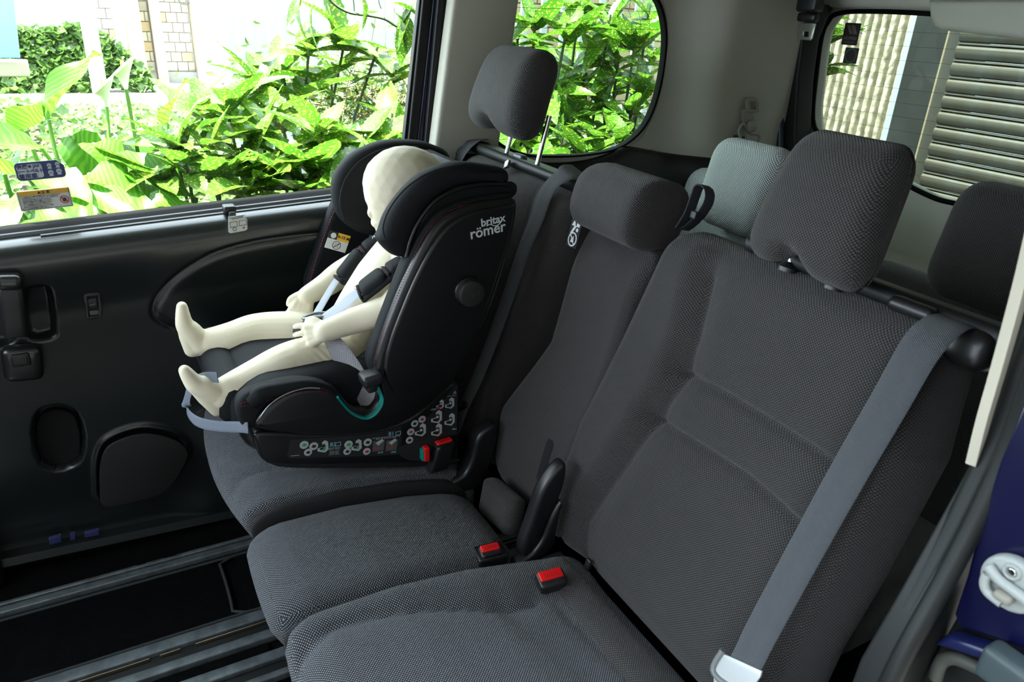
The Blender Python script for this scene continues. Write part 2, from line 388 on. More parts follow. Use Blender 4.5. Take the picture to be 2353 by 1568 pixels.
# speaker grille
plate('pocket_shade', [tuple(x) for x in crv(pY([(130, 942), (166, 952), (182, 988), (184, 1035), (170, 1062), (135, 1076), (104, 1066), (90, 1038), (84, 990), (95, 955)], 1.775), 5)], XZ(1.772), .01, mat('pocket_shade_black', (.0015, .0015, .0015), .9), d1, .003)  # near-black plate that paints the shade inside the door pocket
grm = mat('speaker_mesh', (.022, .022, .021), .6); nt = grm.node_tree
vo = nt.nodes.new('ShaderNodeTexVoronoi'); vo.inputs['Scale'].default_value = 230; vo.inputs['Randomness'].default_value = 0
tc = nt.nodes.new('ShaderNodeTexCoord'); nt.links.new(tc.outputs['Object'], vo.inputs['Vector'])
rp = nt.nodes.new('ShaderNodeValToRGB'); rp.color_ramp.elements[0].color = (.001, .001, .001, 1); rp.color_ramp.elements[1].color = (.010, .010, .010, 1)
rp.color_ramp.elements[0].position = .3; rp.color_ramp.elements[1].position = .42
nt.links.new(vo.outputs['Distance'], rp.inputs[0]); nt.links.new(rp.outputs[0], nt.nodes['Principled BSDF'].inputs['Base Color'])
plate('speaker_grille', [tuple(x) for x in spk], XZ(1.712), .006, grm, d1, .002)
# moulded clips at the bottom of the door, painted body showing
for a, b, c_, e in (((112, 1228), (140, 1220), (142, 1236), (114, 1242)), ((160, 1218), (172, 1216), (173, 1230), (162, 1232)), ((193, 1216), (226, 1208), (228, 1220), (195, 1226))):
    plate('painted_tab', pY([a, b, c_, e], WF+.015), XZ(WF-.004), .01, mat('tab_blue', (.03, .035, .12), .4) if 'tab_blue' not in MATS else MATS['tab_blue'], d1, .001)
sweepx('door_kick_edge', [(1.73, .03), (1.735, .05), (1.76, .055), (1.78, .02), (1.76, .0)], -.9, .45, leather, d1, shear=-.05)
# pull-down instruction sticker on the door
st = thing('sticker', 'small white instruction sticker with circle and cross on the dark door panel', 'sticker', onY((547, 513), 1.70))
sY = 1.697
c0, cA, cB = onY((547, 513), sY), nrm(onY((569, 520), sY)-onY((528, 527), sY)), nrm(onY((523, 497), sY)-onY((528, 534), sY))
stp = mat('sticker_white', (.62, .63, .60), .5); ink = mat('sticker_ink', (.03, .03, .035), .6)
o2 = [onY(p, sY) for p in ((523, 498), (554, 495), (568, 506), (570, 528), (565, 531), (531, 535), (526, 532))]
plate('sheet', [((q-c0)@cA, (q-c0)@cB) for q in o2], (c0, cA, cB, (0, -1, 0)), .0012, stp, st)
e_ = np.array([0, -.0008, 0])
text('printed_text', 'シェードフックに確実に\nかけてください', c0+cB*.013+e_, cA, cB, .0036, ink, st)
for dx, sgn in ((-.009, '○'), (.011, '×')): text('symbol', sgn, c0+cA*dx-cB*.013+e_, cA, cB, .011, ink, st)
def frameline(nm, c, A, B, w, h, t, m, par):
    plate(nm, [(-w, -h), (w, -h), (w, h), (-w, h)], (c, A, B, np.cross(A, B)), .0006, m, par, holes=[[(-w+t, -h+t), (w-t, -h+t), (w-t, h-t), (-w+t, h-t)]])
for dx in (-.010, .010): frameline('diagram', c0+cA*dx-cB*.001+e_, cA, cB, .008, .006, .0008, ink, st)

# ---- far door window with its two stickers
glassm = bpy.data.materials.new('window_glass'); glassm.use_nodes = True; nt = glassm.node_tree; nt.nodes.clear()
out = nt.nodes.new('ShaderNodeOutputMaterial'); tr = nt.nodes.new('ShaderNodeBsdfTransparent'); gl = nt.nodes.new('ShaderNodeBsdfGlossy'); mx = nt.nodes.new('ShaderNodeMixShader'); fr = nt.nodes.new('ShaderNodeFresnel')
tr.inputs[0].default_value = (.95, .97, .93, 1); gl.inputs['Roughness'].default_value = .02; fr.inputs[0].default_value = 1.3
nt.links.new(fr.outputs[0], mx.inputs[0]); nt.links.new(tr.outputs[0], mx.inputs[1]); nt.links.new(gl.outputs[0], mx.inputs[2]); nt.links.new(mx.outputs[0], out.inputs[0])
glass2 = glassm.copy(); glass2.node_tree.nodes['Fresnel'].inputs[0].default_value = 1.12; glass2.name = 'tinted_glass'; glass2.node_tree.nodes['Transparent BSDF'].inputs[0].default_value = (.23, .27, .235, 1)
glass3 = glassm.copy(); glass3.name = 'quarter_glass'; glass3.node_tree.nodes['Transparent BSDF'].inputs[0].default_value = (.52, .62, .52, 1)
def pane(name, pts, parent, m): return meshobj(name, pts, [tuple(range(len(pts)))], m, parent, smooth=False)
w1 = thing('window_1', 'large clear window of the sliding door', None, (.1, 1.80, .85), kind='structure')
pane('pane', [(-1.0, 1.80, .77), (.80, 1.80, .83), (.80, 1.80, 1.40), (-1.0, 1.80, 1.40)], w1, glassm)
def stick(label, corners, Yp, name='sticker'):
    P = [onY(c, Yp) for c in corners]; c = sum(P)/4; A = nrm(P[1]-P[0]); B = nrm(P[0]-P[3]); W = np.linalg.norm(P[1]-P[0]); H = np.linalg.norm(P[0]-P[3])
    return thing(name, label, 'sticker', c), c, A, nrm(B-(B@A)*A), W, H
N_ = np.array([0, -1., 0])
def rrect(w, h, r, cut=0):
    pts = []
    for cx, cy, a0 in ((w-r, h-r, 0), (-w+r, h-r, 90), (-w+r, -h+r, 180), (w-r, -h+r, 270)):
        pts += [(cx+r*math.cos(math.radians(a0+t)), cy+r*math.sin(math.radians(a0+t))) for t in (0, 30, 60, 90)]
    if cut: pts = [(w, h-cut), (w-cut, h)]+pts[4:]
    return pts
def disc(r, n=20, c=(0, 0)): return [(c[0]+r*math.cos(t), c[1]+r*math.sin(t)) for t in np.linspace(0, 2*math.pi, n, endpoint=False)]
s1, c, A, B, W, H = stick('blue and white seat-belt sticker with four smiling faces on the side window, upper of two', [(32, 376), (146, 366), (150, 406), (40, 418)], 1.795)
navy = mat('sticker_navy', (.03, .05, .16), .5); skyg = mat('sticker_grey', (.50, .55, .60), .5)
fr_ = lambda d: (c+N_*d, A, B, N_)
plate('sheet', rrect(W/2, H/2, .008, .012), fr_(0), .0008, skyg, s1)
plate('border', rrect(W/2-.001, H/2-.001, .007, .011), fr_(.0006), .0005, navy, s1)
plate('text_panel', rrect(W*.255, H/2-.004, .005), (c-A*W*.205+N_*.0012, A, B, N_), .0005, skyg, s1)
text('printed_text', '後席', c-A*W*.345+B*H*.26+N_*.0016, A, B, H*.26, navy, s1, bold=.0003)
text('printed_text', 'JAF', c-A*W*.06+B*H*.27+N_*.0016, A, B, H*.24, navy, s1, bold=.0002)
plate('emblem', disc(H*.08), (c-A*W*.19+B*H*.27+N_*.0016, A, B, N_), .0005, navy, s1)
text('printed_text', 'シートベルト', c-A*W*.205+B*H*.0+N_*.0016, A, B, H*.215, navy, s1, bold=.0003)
text('printed_text', '着用車', c-A*W*.27-B*H*.28+N_*.0016, A, B, H*.30, navy, s1, bold=.0003)
for ix, iy in ((.20, .24), (.37, .27), (.20, -.16), (.37, -.12)):
    k = .16 if iy > 0 else .19; cc = c+A*W*ix+B*H*iy
    plate('face', disc(H*k*.72), (cc+N_*.0014, A, B, N_), .0005, skyg, s1)
    for q in (-1, 1): plate('eye', disc(H*.018, 8), (cc+A*q*H*.045+B*H*.02+N_*.002, A, B, N_), .0004, navy, s1)
    tube('smile', [cc+A*q*H*.07+B*(-H*.045+.3*H*abs(q)**2*.06)+N_*.002 for q in (-1, -.5, 0, .5, 1)], .0004, navy, s1, 4, 3)
    plate('body', [(-H*.11, -H*.20), (H*.11, -H*.20), (H*.09, -H*.12), (0, -H*.09), (-H*.09, -H*.12)], (cc-B*H*.0+N_*.0013, A, B, N_), .0004, skyg, s1)
s2, c, A, B, W, H = stick('white caution sticker with yellow header and red no-hand sign, lower on side window', [(38, 441), (160, 429), (167, 474), (47, 487)], 1.795)
yel = mat('sticker_yellow', (.62, .36, .03), .5); redi = mat('sticker_red', (.5, .03, .03), .5)
plate('sheet', rrect(W/2, H/2, .003), (c, A, B, N_), .0008, stp, s2)
frameline('border', c+N_*.0008, A, B, W/2-.002, H/2-.002, .0006, ink, s2)
plate('header', rrect(W/2-.003, H*.11, .0005), (c+B*H*.36+N_*.001, A, B, N_), .0005, yel, s2)
text('printed_text', '▲注 意', c+B*H*.36+N_*.0014, A, B, H*.17, ink, s2)
for i, t_ in enumerate(('ドアに挟まれたり重大な傷害を受けるおそれがあるので', '・走行中は必ずチャイルドプロテクターを使用する', '・お子さまの手や顔などを窓から出さない', '・開閉時は周囲の安全を確認してください', '・窓ガラスを開けている時は顔を出さない', '・ドアの開閉操作は必ず大人が行うこと', '・閉めるときは手をはさまないように注意', '詳しくは取扱説明書をご覧ください')):
    text('printed_text', t_, c-A*W*.455+B*H*(.19-.082*i)+N_*.001, A, B, H*.070, ink, s2, align='LEFT', ext=.0002)
plate('prohibition_ring', disc(H*.20, 28), (c+A*W*.36-B*H*.10+N_*.0012, A, B, N_), .0005, redi, s2, holes=[disc(H*.165, 28)])
tube('prohibition_bar', [c+A*W*.36-B*H*.10+(-A+B)*H*.13+N_*.002, c+A*W*.36-B*H*.10+(A-B)*H*.13+N_*.002], H*.018, redi, s2, 4, 2)
plate('hand_icon', [(-.06*H, -.11*H), (.06*H, -.11*H), (.10*H, .02*H), (.07*H, .04*H), (.06*H, .11*H), (.03*H, .05*H), (.01*H, .13*H), (-.015*H, .05*H), (-.05*H, .11*H), (-.06*H, .0), (-.11*H, .03*H)], (c+A*W*.36-B*H*.10+N_*.0011, A, B, N_), .0004, ink, s2)

# ---- far side body: pillar strips, quarter trim with window
wf = thing('wall_far', 'far body side with beige pillar and rear quarter trim', None, (1.2, 1.8, 0), kind='structure')
def strip(name, topx, botx, Y, th, m, bev=.002):
    (a0, a1), (b0, b1) = topx, botx
    ex = lambda t, b, f: (t+(t-b)*f, 0-330*f)
    pts = [ex(a0, b0, .45), ex(a1, b1, .45), (b1-(a1-b1)*.6, 330+330*.6), (b0-(a0-b0)*.6, 330+330*.6)]
    return plate(name, pY(pts, Y), XZ(Y), th, m, wf, bev)
strip('glass_run', (964, 975), (928, 941), 1.785, .02, rubber)
strip('door_seal', (972, 999), (938, 962), 1.775, .03, rubber, .006)
strip('painted_frame', (996, 1009), (960, 979), 1.77, .03, bluem, .003)
strip('pillar_weatherstrip', (1007, 1030), (977, 994), 1.755, .03, rubber, .006)
strip('pillar_lip', (1028, 1046), (992, 1004), 1.745, .03, leather, .004)
strip('beige_pillar', (1043, 1195), (1001, 1150), 1.708, .05, beige, .012)
qw = crv(pY([(1190, -60), (1182, 10), (1166, 110), (1138, 270), (1140, 322), (1200, 352), (1260, 358), (1350, 354), (1420, 338), (1470, 300), (1500, 245), (1519, 170), (1527, 90), (1518, 25), (1495, -15), (1440, -60)], 1.72), 6)
Qx0, Qx1 = .83, 1.93
z_r = 1.44
plate('quarter_panel', [(Qx0, .80), (Qx1, .80), (Qx1, z_r), (Qx0, z_r)], XZ(1.715), .016, beige, wf, .004, holes=[qw[::-1]])
# black rubber bead round the glass
qc = qw.mean(0)
BEND = lambda x: .085*sstep(1.44, 1.60, x)
rowT0 = np.array([onY(p, 1.712-BEND(onY(p, 1.712)[0])) for p in [(1120, 352), (1180, 362), (1260, 374), (1340, 369), (1400, 352), (1438, 336), (1530, 352), (1640, 363), (1760, 366)]])
plate('window_rim', [tuple(x) for x in qc+(qw-qc)*1.022], XZ(1.7115), .024, sealm, wf, .003, holes=[[tuple(x) for x in (qc+(qw-qc)*.992)[::-1]]])
# rear half of the trim sweeps inward beside the window
rh = qw[qw[:, 0] > 1.28]; rh = rh[np.argsort(rh[:, 1])]
zg = np.linspace(.86, 1.46, 34); ug = np.concatenate([np.linspace(0, .5, 18), np.linspace(.55, 1, 6)])
Vq = []
for z in zg:
    sel = rh[np.abs(rh[:, 1]-z) < .02]; e = sel[:, 0].max() if len(sel) else (1.30 if z < .95 else 1.40)
    e = min(e, 1.50)+.004
    for u_ in ug:
        x = e+(1.93-e)*u_; Vq.append((x, 1.712-BEND(x), max(z, np.interp(x, rowT0[:, 0], rowT0[:, 2])-.006)))
k = len(ug); meshobj('quarter_rear_trim', Vq, [(r*k+i, r*k+i+1, r*k+k+i+1, r*k+k+i) for r in range(len(zg)-1) for i in range(k-1)], beige, wf)
w2 = thing('window_2', 'rear quarter window with fine heating wires', None, (1.2, 1.76, .93), kind='structure')
pane('pane', [(.84, 1.738, .80), (1.60, 1.738, .80), (1.60, 1.738, 1.43), (.84, 1.738, 1.43)], w2, glass3)
wirem = mat('heater_wire', (.04, .02, .015), .6)
for z in (.975, 1.025, 1.155, 1.20, 1.245, 1.29):
    tube('heater_wire', [(.86, 1.735, z-.01), (1.2, 1.735, z-.005), (1.42, 1.735, z)], .0005, wirem, w2, 4, 4)
for x in (1.33, 1.36, 1.39):
    tube('heater_wire', [(x-.12, 1.735, 1.36), (x-.02, 1.735, 1.29), (x, 1.735, 1.20), (x, 1.735, .98)], .0005, wirem, w2, 4, 5)
# lower black quarter trim: curved ledge
BEND = lambda x: .085*sstep(1.44, 1.60, x)
lt = [(1120, 352), (1180, 362), (1260, 374), (1340, 369), (1400, 352), (1438, 336), (1530, 352), (1640, 363), (1760, 366)]
rowT = rowT0.copy(); rowT = np.vstack([[[.80, 1.712, rowT[0][2]+.01]], crv(rowT, 6, False), [[1.93, 1.62, rowT[-1][2]]]])
rows = [rowT+np.array([0, .03, .002]), rowT, rowT+np.array([0, -.012, -.012]), rowT+np.array([.0, -.02, -.05]), rowT+np.array([0, -.03, -.2]), rowT+np.array([0, -.05, -.9])]
rows[-1][:, 2] = -.05
k = len(rowT); V = np.vstack(rows); F = [(r*k+i, r*k+k+i, r*k+k+i+1, r*k+i+1) for r in range(len(rows)-1) for i in range(k-1)]
bm = bmesh.new(); vs = [bm.verts.new(v) for v in V]; [bm.faces.new([vs[i] for i in f][::-1]) for f in F]
meshobj('quarter_lower_trim', V, [f[::-1] for f in F], gloss, wf)
# outer body skin below the glass (seen only from aside)
slab('body_side', -1.9, 2.0, 1.84, 1.86, -.1, .80, bluem, wf)
slab('roof_rail', -.95, 2.0, 1.70, 1.86, 1.40, 1.50, beige, wf, .02)
slab('front_pillar_trim', -.60, -.33, 1.70, 1.80, .0, .80, leather, wf, .02)
# clip and hook on the quarter trim
hk = thing('belt_clip', 'beige plastic belt clip with round knob on the beige quarter trim', 'clip', onY((1722, 300), 1.61))
cl = mat('clip_beige', (.30, .29, .25), .5)
Yh = 1.618
plate('clip_loop', crv(pY([(1714, 226), (1738, 226), (1741, 250), (1738, 258), (1716, 258), (1714, 244)], Yh), 3), XZ(Yh-.006), .01, cl, hk, .002, holes=[pY([(1720, 233), (1734, 233), (1735, 251), (1721, 251)], Yh)])
plate('clip_stem', crv(pY([(1706, 250), (1728, 258), (1730, 290), (1714, 296), (1707, 280)], Yh), 3), XZ(Yh-.004), .01, cl, hk, .002)
V, d, Fc = rbox((.019, .012, .019), (.0189, .0119, .0189), (2, 2, 2)); k0 = onY((1727, 290), Yh-.012)
meshobj('knob', V+k0, Fc, cl, hk)
tube('hook', [onY(p, Yh-.01) for p in ((1702, 318), (1698, 300), (1708, 285), (1722, 306), (1738, 308), (1745, 316), (1741, 328))], .0045, cl, hk, 8, 5)
ribbon('belt_end', [onY(p, Yh-.006) for p in ((1700, 312), (1695, 330), (1688, 360), (1685, 400))], (1, 0, 0), .045, .0015, web_dark, hk, 4)

# ---- rear: tailgate trim, window
XR = 1.95
wb = thing('wall_back', 'beige tailgate trim around the rear window', None, (XR, 1.05, 0), kind='structure')
rl = pX([(1872, 300), (1869, 250), (1876, 180), (1888, 90), (1904, 50), (1935, 29), (2040, 27), (2160, 33)], XR)
rlb = pX([(1872, 300), (1960, 350), (2050, 405), (2140, 452), (2200, 468), (2240, 472), (2280, 462), (2330, 450)], XR)
ymid = 1.05
L_ = rl+[(1.15, rl[-1][1]+.002)]; half = [tuple(p) for p in crv(L_, 5, False)]
lower = [tuple(p) for p in crv(rlb, 5, False)]
ring = lower[::-1]+half[1:]      # from lower-middle round to upper-middle
ring = [p for p in ring if p[0] > ymid]
mir = [(2*ymid-p[0], p[1]) for p in ring[::-1]]
hole = ring+mir
plate('tailgate_panel', [(.20, .25), (1.78, .25), (1.78, 1.46), (.20, 1.46)], YZ(XR), .05, beige, wb, .01, holes=[hole])
tube('glass_bead', [(XR-.002, y, z) for y, z in hole[::3]], .007, sealm, wb, 6, 3, True)
# sill roll under the rear glass
V, d, Fc = rbox((.05, .68, .05), .045, (2, 12, 2)); V[:, 2] += -.02*np.cos(V[:, 1]/.68*1.2)
meshobj('tailgate_sill', V+np.array([XR-.01, 1.05, .675]), Fc, beige, wb)
w3 = thing('window_3', 'rear window with heating wires', None, (XR+.03, 1.05, .9), kind='structure')
pane('pane', [(XR+.035, .3, .68), (XR+.035, 1.70, .68), (XR+.035, 1.70, 1.40), (XR+.035, .3, 1.40)], w3, glass2)
for i in range(14):
    z = .80+i*.036; tube('heater_wire', [(XR+.031, .42, z), (XR+.031, 1.05, z+.006), (XR+.031, 1.66, z)], .0003, wirem, w3, 4, 4)
# stickers on the rear glass (read from outside, so mirrored here)
for lab, c4, body in (('dark red rental sticker with pale stripes on the rear glass, upper one', [(1938, 53), (1974, 55), (1972, 103), (1939, 102)], 1), ('dark square sticker with round ring on the rear glass, lower one', [(1940, 110), (1971, 111), (1970, 145), (1940, 145)], 2)):
    P = [onX(q, XR+.028) for q in c4]; c = sum(P)/4; s_ = thing('sticker', lab, 'sticker', c)
    A = nrm((0, -1, 0)); B = nrm((0, 0, 1)); W = np.linalg.norm(P[1]-P[0]); H = np.linalg.norm(P[0]-P[3]); Nn = np.array([-1., 0, 0])
    dk = mat('decal_dark', (.05, .03, .035) if body == 1 else (.035, .045, .04), .5); lt_ = mat('decal_pale', (.20, .19, .15) if body == 1 else (.12, .15, .13), .5); rd = mat('decal_red', (.12, .035, .035), .5)
    plate('sheet', rrect(W/2, H/2, .003), (c, A, B, Nn), .001, dk, s_)
    if body == 1:
        plate('stripe', [(-W*.36, H*.40), (-W*.16, H*.40), (.10*W, 0), (-W*.08, 0)], (c+Nn*.001, A, B, Nn), .0006, lt_, s_)
        plate('stripe', [(-W*.10, H*.40), (W*.15, H*.40), (.40*W, 0), (W*.16, 0)], (c+Nn*.001, A, B, Nn), .0006, lt_, s_)
        text('printed_text', 'NIPPON', c-B*H*.20+Nn*.0008, -A, B, H*.20, lt_, s_, bold=.0004)
        text('printed_text', 'Rent-A-Car', c-B*H*.36+Nn*.0008, -A, B, H*.11, lt_, s_)
    else:
        plate('ring', disc(W*.42, 28), (c+Nn*.001, A, B, Nn), .0006, lt_, s_, holes=[disc(W*.36, 28)])
        text('printed_text', 'ID.Spot', c+Nn*.0008, -A, B, H*.26, rd, s_, bold=.0003)
# lamp cover hanging over the glass
P = pX([(2153, 2), (2156, 40), (2166, 62), (2180, 70), (2353, 90), (2480, 105), (2480, 0)], XR-.06)
plate('lamp_cover', [tuple(p) for p in P], YZ(XR-.10), .11, beige, wb, .014)
slab('tailgate_header', XR-.05, XR+.02, .2, 1.78, 1.325, 1.46, beige, wb, .02)
# D pillar: black gap and dark seal
P = pX([(1740, 340), (1740, 420), (1832, 420), (1828, 300), (1834, 180), (1846, 90), (1866, 40), (1880, 10), (1740, 0)], 1.86)
plate('tailgate_seal', [tuple(p) for p in P], YZ(1.86), .07, rubber, wb, .008)
tube('tailgate_seal_lip', [onX(q, 1.85) for q in ((1830, 40), (1806, 100), (1796, 180), (1793, 260), (1794, 400))], .012, mat('dark_teal_metal', (.015, .035, .05), .35), wb, 8, 5)
# ceiling, near side body
ce = slab('ceiling', -.95, 2.0, .12, 1.80, 1.46, 1.50, headl); tag(ce, 'pale fabric headliner', kind='structure')
boxw('ceiling_rail', (1.45, 1.62, 1.43), (.5, .14, .05), .045, headl, ce) if False else None
wn = thing('wall_near', 'near body side with door opening and rear pillar', None, (.7, .2, 0), kind='structure')
b3 = lambda p, Y: onY(p, Y)
# beige strip, double rubber seal and painted jamb of the near door opening
ribbon('beige_strip', [b3(p, .27) for p in ((2400, 440), (2352, 640), (2300, 830), (2262, 960), (2236, 1062))], (1, .2, 0), [.020, .018, .016, .014, .012], .008, mat('pale_strip', (.44, .42, .34), .5), wn, 8)
for off, rr, Yp in ((0, .0115, .262), (38, .009, .245)):
    tube('weatherstrip', [b3(p, Yp) for p in ((2460+off*.8, 560), (2370+off*.8, 800), (2300+off*.85, 1000), (2215+off*.95, 1180), (2130+off, 1340), (2035+off, 1510), (1975+off, 1640), (1930+off, 1760))], rr, rubber, wn, 10, 6)
seal = [b3(p, .25) for p in ((2480, 560), (2352, 900), (2290, 1080), (2200, 1240), (2110, 1400), (2010, 1570), (1960, 1700), (1900, 1850))]
plate('jamb_face', [(b3((2440, 500), .22)[0], 1.40)]+[(q[0]+.012, q[2]) for q in seal]+[(.52, .3), (.62, -.1), (1.3, -.1), (1.3, 1.40)], XZ(.245), .03, rubber, wn, .004)
P = [onX(p, .60) for p in ((2353, 930), (2300, 1060), (2255, 1200), (2225, 1320), (2195, 1410), (2205, 1440), (2353, 1490), (2500, 1540), (2560, 930))]
plate('painted_jamb', [(q[1], q[2]) for q in P], YZ(.598), .02, bluem, wn, .003)
P = [onX(p, .60) for p in ((2185, 1455), (2200, 1448), (2353, 1500), (2353, 1520), (2280, 1505), (2165, 1470))]
plate('painted_ledge', [(q[1], q[2]) for q in P], YZ(.585), .02, mat('blue_ledge', (.006, .009, .05), .3), wn, .005)
P = [onX(p, .60) for p in ((2195, 1400), (2100, 1568), (2050, 1700), (2500, 1700), (2500, 1500))]
plate('jamb_lower', [(q[1], q[2]) for q in P], YZ(.612), .02, rubber, wn, .003)
tube('loom', [onX(p, .59) for p in ((2150, 1560), (2165, 1520), (2200, 1515), (2260, 1540), (2340, 1570))], .006, mat('loom_grey', (.035, .038, .03), .6), wn, 8, 5)
boxw('latch_block', onX((2320, 1545), .58), (.012, .020, .016), .006, mat('latch_grey', (.03, .045, .05), .5), wn)
stl = mat('striker_white', (.27, .29, .28), .45, bump=(200, .3))
sc = onX((2318, 1346), .585)
sk = thing('door_striker', 'round pale grey door striker plate on the blue painted jamb', 'striker', sc)
Rs = .5*np.linalg.norm(onX((2250, 1345), .585)-onX((2386, 1350), .585))
plate('base_plate', disc(Rs, 40), (sc, (0, 1, 0), (0, 0, 1), (-1, 0, 0)), .012, stl, sk, .004)
plate('inner_ring', disc(Rs*.30, 24), (sc+np.array([-.003, .001, Rs*.55]), (0, 1, 0), (0, 0, 1), (-1, 0, 0)), .006, stl, sk, .002, holes=[disc(Rs*.17, 20)])
plate('screw_head', disc(Rs*.15, 12), (sc+np.array([-.002, .001, Rs*.55]), (0, 1, 0), (0, 0, 1), (-1, 0, 0)), .004, chrome, sk, .001)
tube('rib', [sc+np.array([-.004, a*Rs, b*Rs]) for a, b in ((.72, .35), (.3, .12), (-.2, .05), (-.8, -.02))], .0045, stl, sk, 8, 5)
tube('hook_bar', [sc+np.array([-.006, a*Rs, b*Rs]) for a, b in ((.62, .10), (.60, -.25), (.40, -.52), (-.1, -.6))], .004, stl, sk, 8, 5)
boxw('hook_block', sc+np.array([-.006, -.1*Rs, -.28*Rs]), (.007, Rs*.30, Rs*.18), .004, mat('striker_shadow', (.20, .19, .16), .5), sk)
# rest of the near side behind the jamb, with its own quarter window
plate('near_quarter', [(.80, -.05), (2.0, -.05), (2.0, 1.46), (.80, 1.46)], ((0, .20, 0), (1, 0, 0), (0, 0, 1), (0, 1, 0)), .05, beige, wn, .004, holes=[rrect(.01, .01, .004)] if False else [[(1.0, .95), (1.0, 1.32), (1.55, 1.32), (1.55, .95)]])
# third row belt hanging from the roof
b4 = thing('seat_belt', 'black third-row belt with steel tongue hanging from the rear roof', 'seat belt', onX((1852, 40), 1.80))
boxw('belt_housing', onX((1862, 10), 1.80)+np.array([0, 0, .01]), (.02, .035, .03), .01, plast, b4)
boxw('belt_guide', onX((1857, 40), 1.80), (.012, .032, .012), .008, gloss, b4)
T0 = onX((1852, 72), 1.80)
plate('tongue', [((p-T0)@np.array([0, -1, 0]), (p-T0)[2]) for p in [onX(q, 1.80) for q in ((1833, 52), (1874, 54), (1866, 88), (1861, 93), (1837, 91), (1831, 86))]], (T0, (0, -1, 0), (0, 0, 1), (-1, 0, 0)), .004, steel, b4, .001,
      holes=[[((p-T0)@np.array([0, -1, 0]), (p-T0)[2]) for p in [onX(q, 1.80) for q in ((1846, 72), (1858, 73), (1857, 85), (1845, 84))]]])
# ================================================================== SEATS
def groove(P, lines, depth=.006, wd=.005, puff=.004, pw=.03):
    h = np.zeros(len(P))
    for l in lines:
        d = poly_dist(P, l); h -= depth*np.exp(-(d/wd)**2)+puff*np.exp(-(d/pw)**2)
    return h
def backrest(name, parent, yL, yR, s0, s1, m, th=.11, R=(.035, .05, .045), hf=None, n=(30, 40, 2)):
    """seat back in (y, s, depth); yL/yR functions of s; hf(y, s) = proud height of the face"""
    V, d, F = rbox((.5*(yL(.3)-yR(.3)), (s1-s0)/2, th/2), R, n)
    a = V[:, 0]/(.5*(yL(.3)-yR(.3))); s = (s0+s1)/2+V[:, 1]; y = yR(s)+(a+1)/2*(yL(s)-yR(s)); t = V[:, 2]-th/2
    if hf is not None: t = t+hf(y, s)*sstep(.3, .95, d[:, 2])
    W = OB+np.outer(y, [0, 1, 0])+np.outer(s, UB)+np.outer(t, NB)
    # orientation: (y, U, N) -> right handed? flip if needed
    det = np.linalg.det(np.array([[0, 1, 0], UB, NB])); 
    return meshobj(name, W, F if det > 0 else [f[::-1] for f in F], m, parent)
lin = lambda pts: (lambda s: np.interp(s, [p[1] for p in pts], [p[0] for p in pts]))
SURF = .0
# --- near seat (closest to the camera)
near = thing('bench_seat', 'near dark grey cloth seat with belt across it and horizontal seams, nearest the camera', 'car seat', (.40, .66, -.01), 'second-row seats')
nl = sorted([bp(p) for p in ((1530, 548), (1430, 760), (1330, 960), (1288, 1100), (1285, 1250))], key=lambda q: q[1])
nr = sorted([bp(p) for p in ((2215, 850), (2150, 1100), (1990, 1400), (1890, 1568))], key=lambda q: q[1])
print('NEAR L', nl); print('NEAR R', nr)
insert = [bp(p) for p in ((1660, 560), (1628, 640), (1595, 780), (1545, 900), (1497, 968), (1420, 1090), (1352, 1200), (1335, 1290), (1345, 1390))]
insr = [bp(p) for p in ((2150, 720), (2060, 800), (2005, 920), (1960, 1010), (1921, 1085), (1842, 1230), (1760, 1400), (1700, 1500))]
seamA = [bp(p) for p in ((1555, 858), (1650, 905), (1760, 972), (1850, 1030), (1921, 1085))]
seamB = [bp(p) for p in ((1495, 966), (1600, 1030), (1700, 1095), (1780, 1165), (1843, 1232))]
bot_near = [bp(p) for p in ((1310, 1330), (1400, 1440), (1520, 1580))]
def hf_near(y, s):
    P = np.stack([y, s], 1)
    yi = np.interp(s, [q[1] for q in insert[::-1]], [q[0] for q in insert[::-1]]); yr = np.interp(s, [q[1] for q in insr[::-1]], [q[0] for q in insr[::-1]])
    h = .016*sstep(.0, .05, y-yi)+.014*sstep(.0, .05, yr-y)
    h += groove(P, [insert[1:]], .006, .006, .008, .025)+groove(P, [insr[1:]], .004, .006, .006, .022)
    h += groove(P, [seamA, seamB], .009, .006, .012, .028)
    h += .010*np.exp(-((s-.12)/.09)**2)
    return h
backrest('backrest', near, lin([(q[0]-.004, q[1]) for q in nl]), lin([(q[0]+.032, q[1]) for q in nr]), .005, .655, cloth_b, th=.12, R=(.030, .05, .05), hf=hf_near, n=(90, 120, 2))
def cushion(name, parent, x0, x1, y0, y1, zf, m, th=.12, R=(.06, .03, .05), n=(40, 30, 2), front_bow=0.0, hf=None, rake=.0):
    """seat cushion; zf(x, y) = height of the top face; the front edge rolls down"""
    V, d, F = rbox(((x1-x0)/2, (y1-y0)/2, th/2), R, n)
    x = (x0+x1)/2+V[:, 0]; y = (y0+y1)/2+V[:, 1]; z = V[:, 2]-th/2
    yn = V[:, 1]/((y1-y0)/2)
    x = x-front_bow*(1-yn**2)*sstep(.3, -1, V[:, 0]/((x1-x0)/2)) + rake*sstep(0, -th, z)*sstep(.2, -.9, V[:, 0]/((x1-x0)/2))
    top = zf(x, y)
    if hf is not None: z = z+hf(x, y)*sstep(.2, .9, d[:, 2])
    return meshobj(name, np.stack([x, y, z+top], 1), F, m, parent)
def zc(off, fr=.0):
    return lambda x, y: off+.405+.0*x-np.interp(x, [.1, .2, .32, .45, .60, .75], [.0, -.006, -.004, .012, .046, .07])
def zpx(pts, z): return [tuple(onZ(p, z)[:2]) for p in pts]
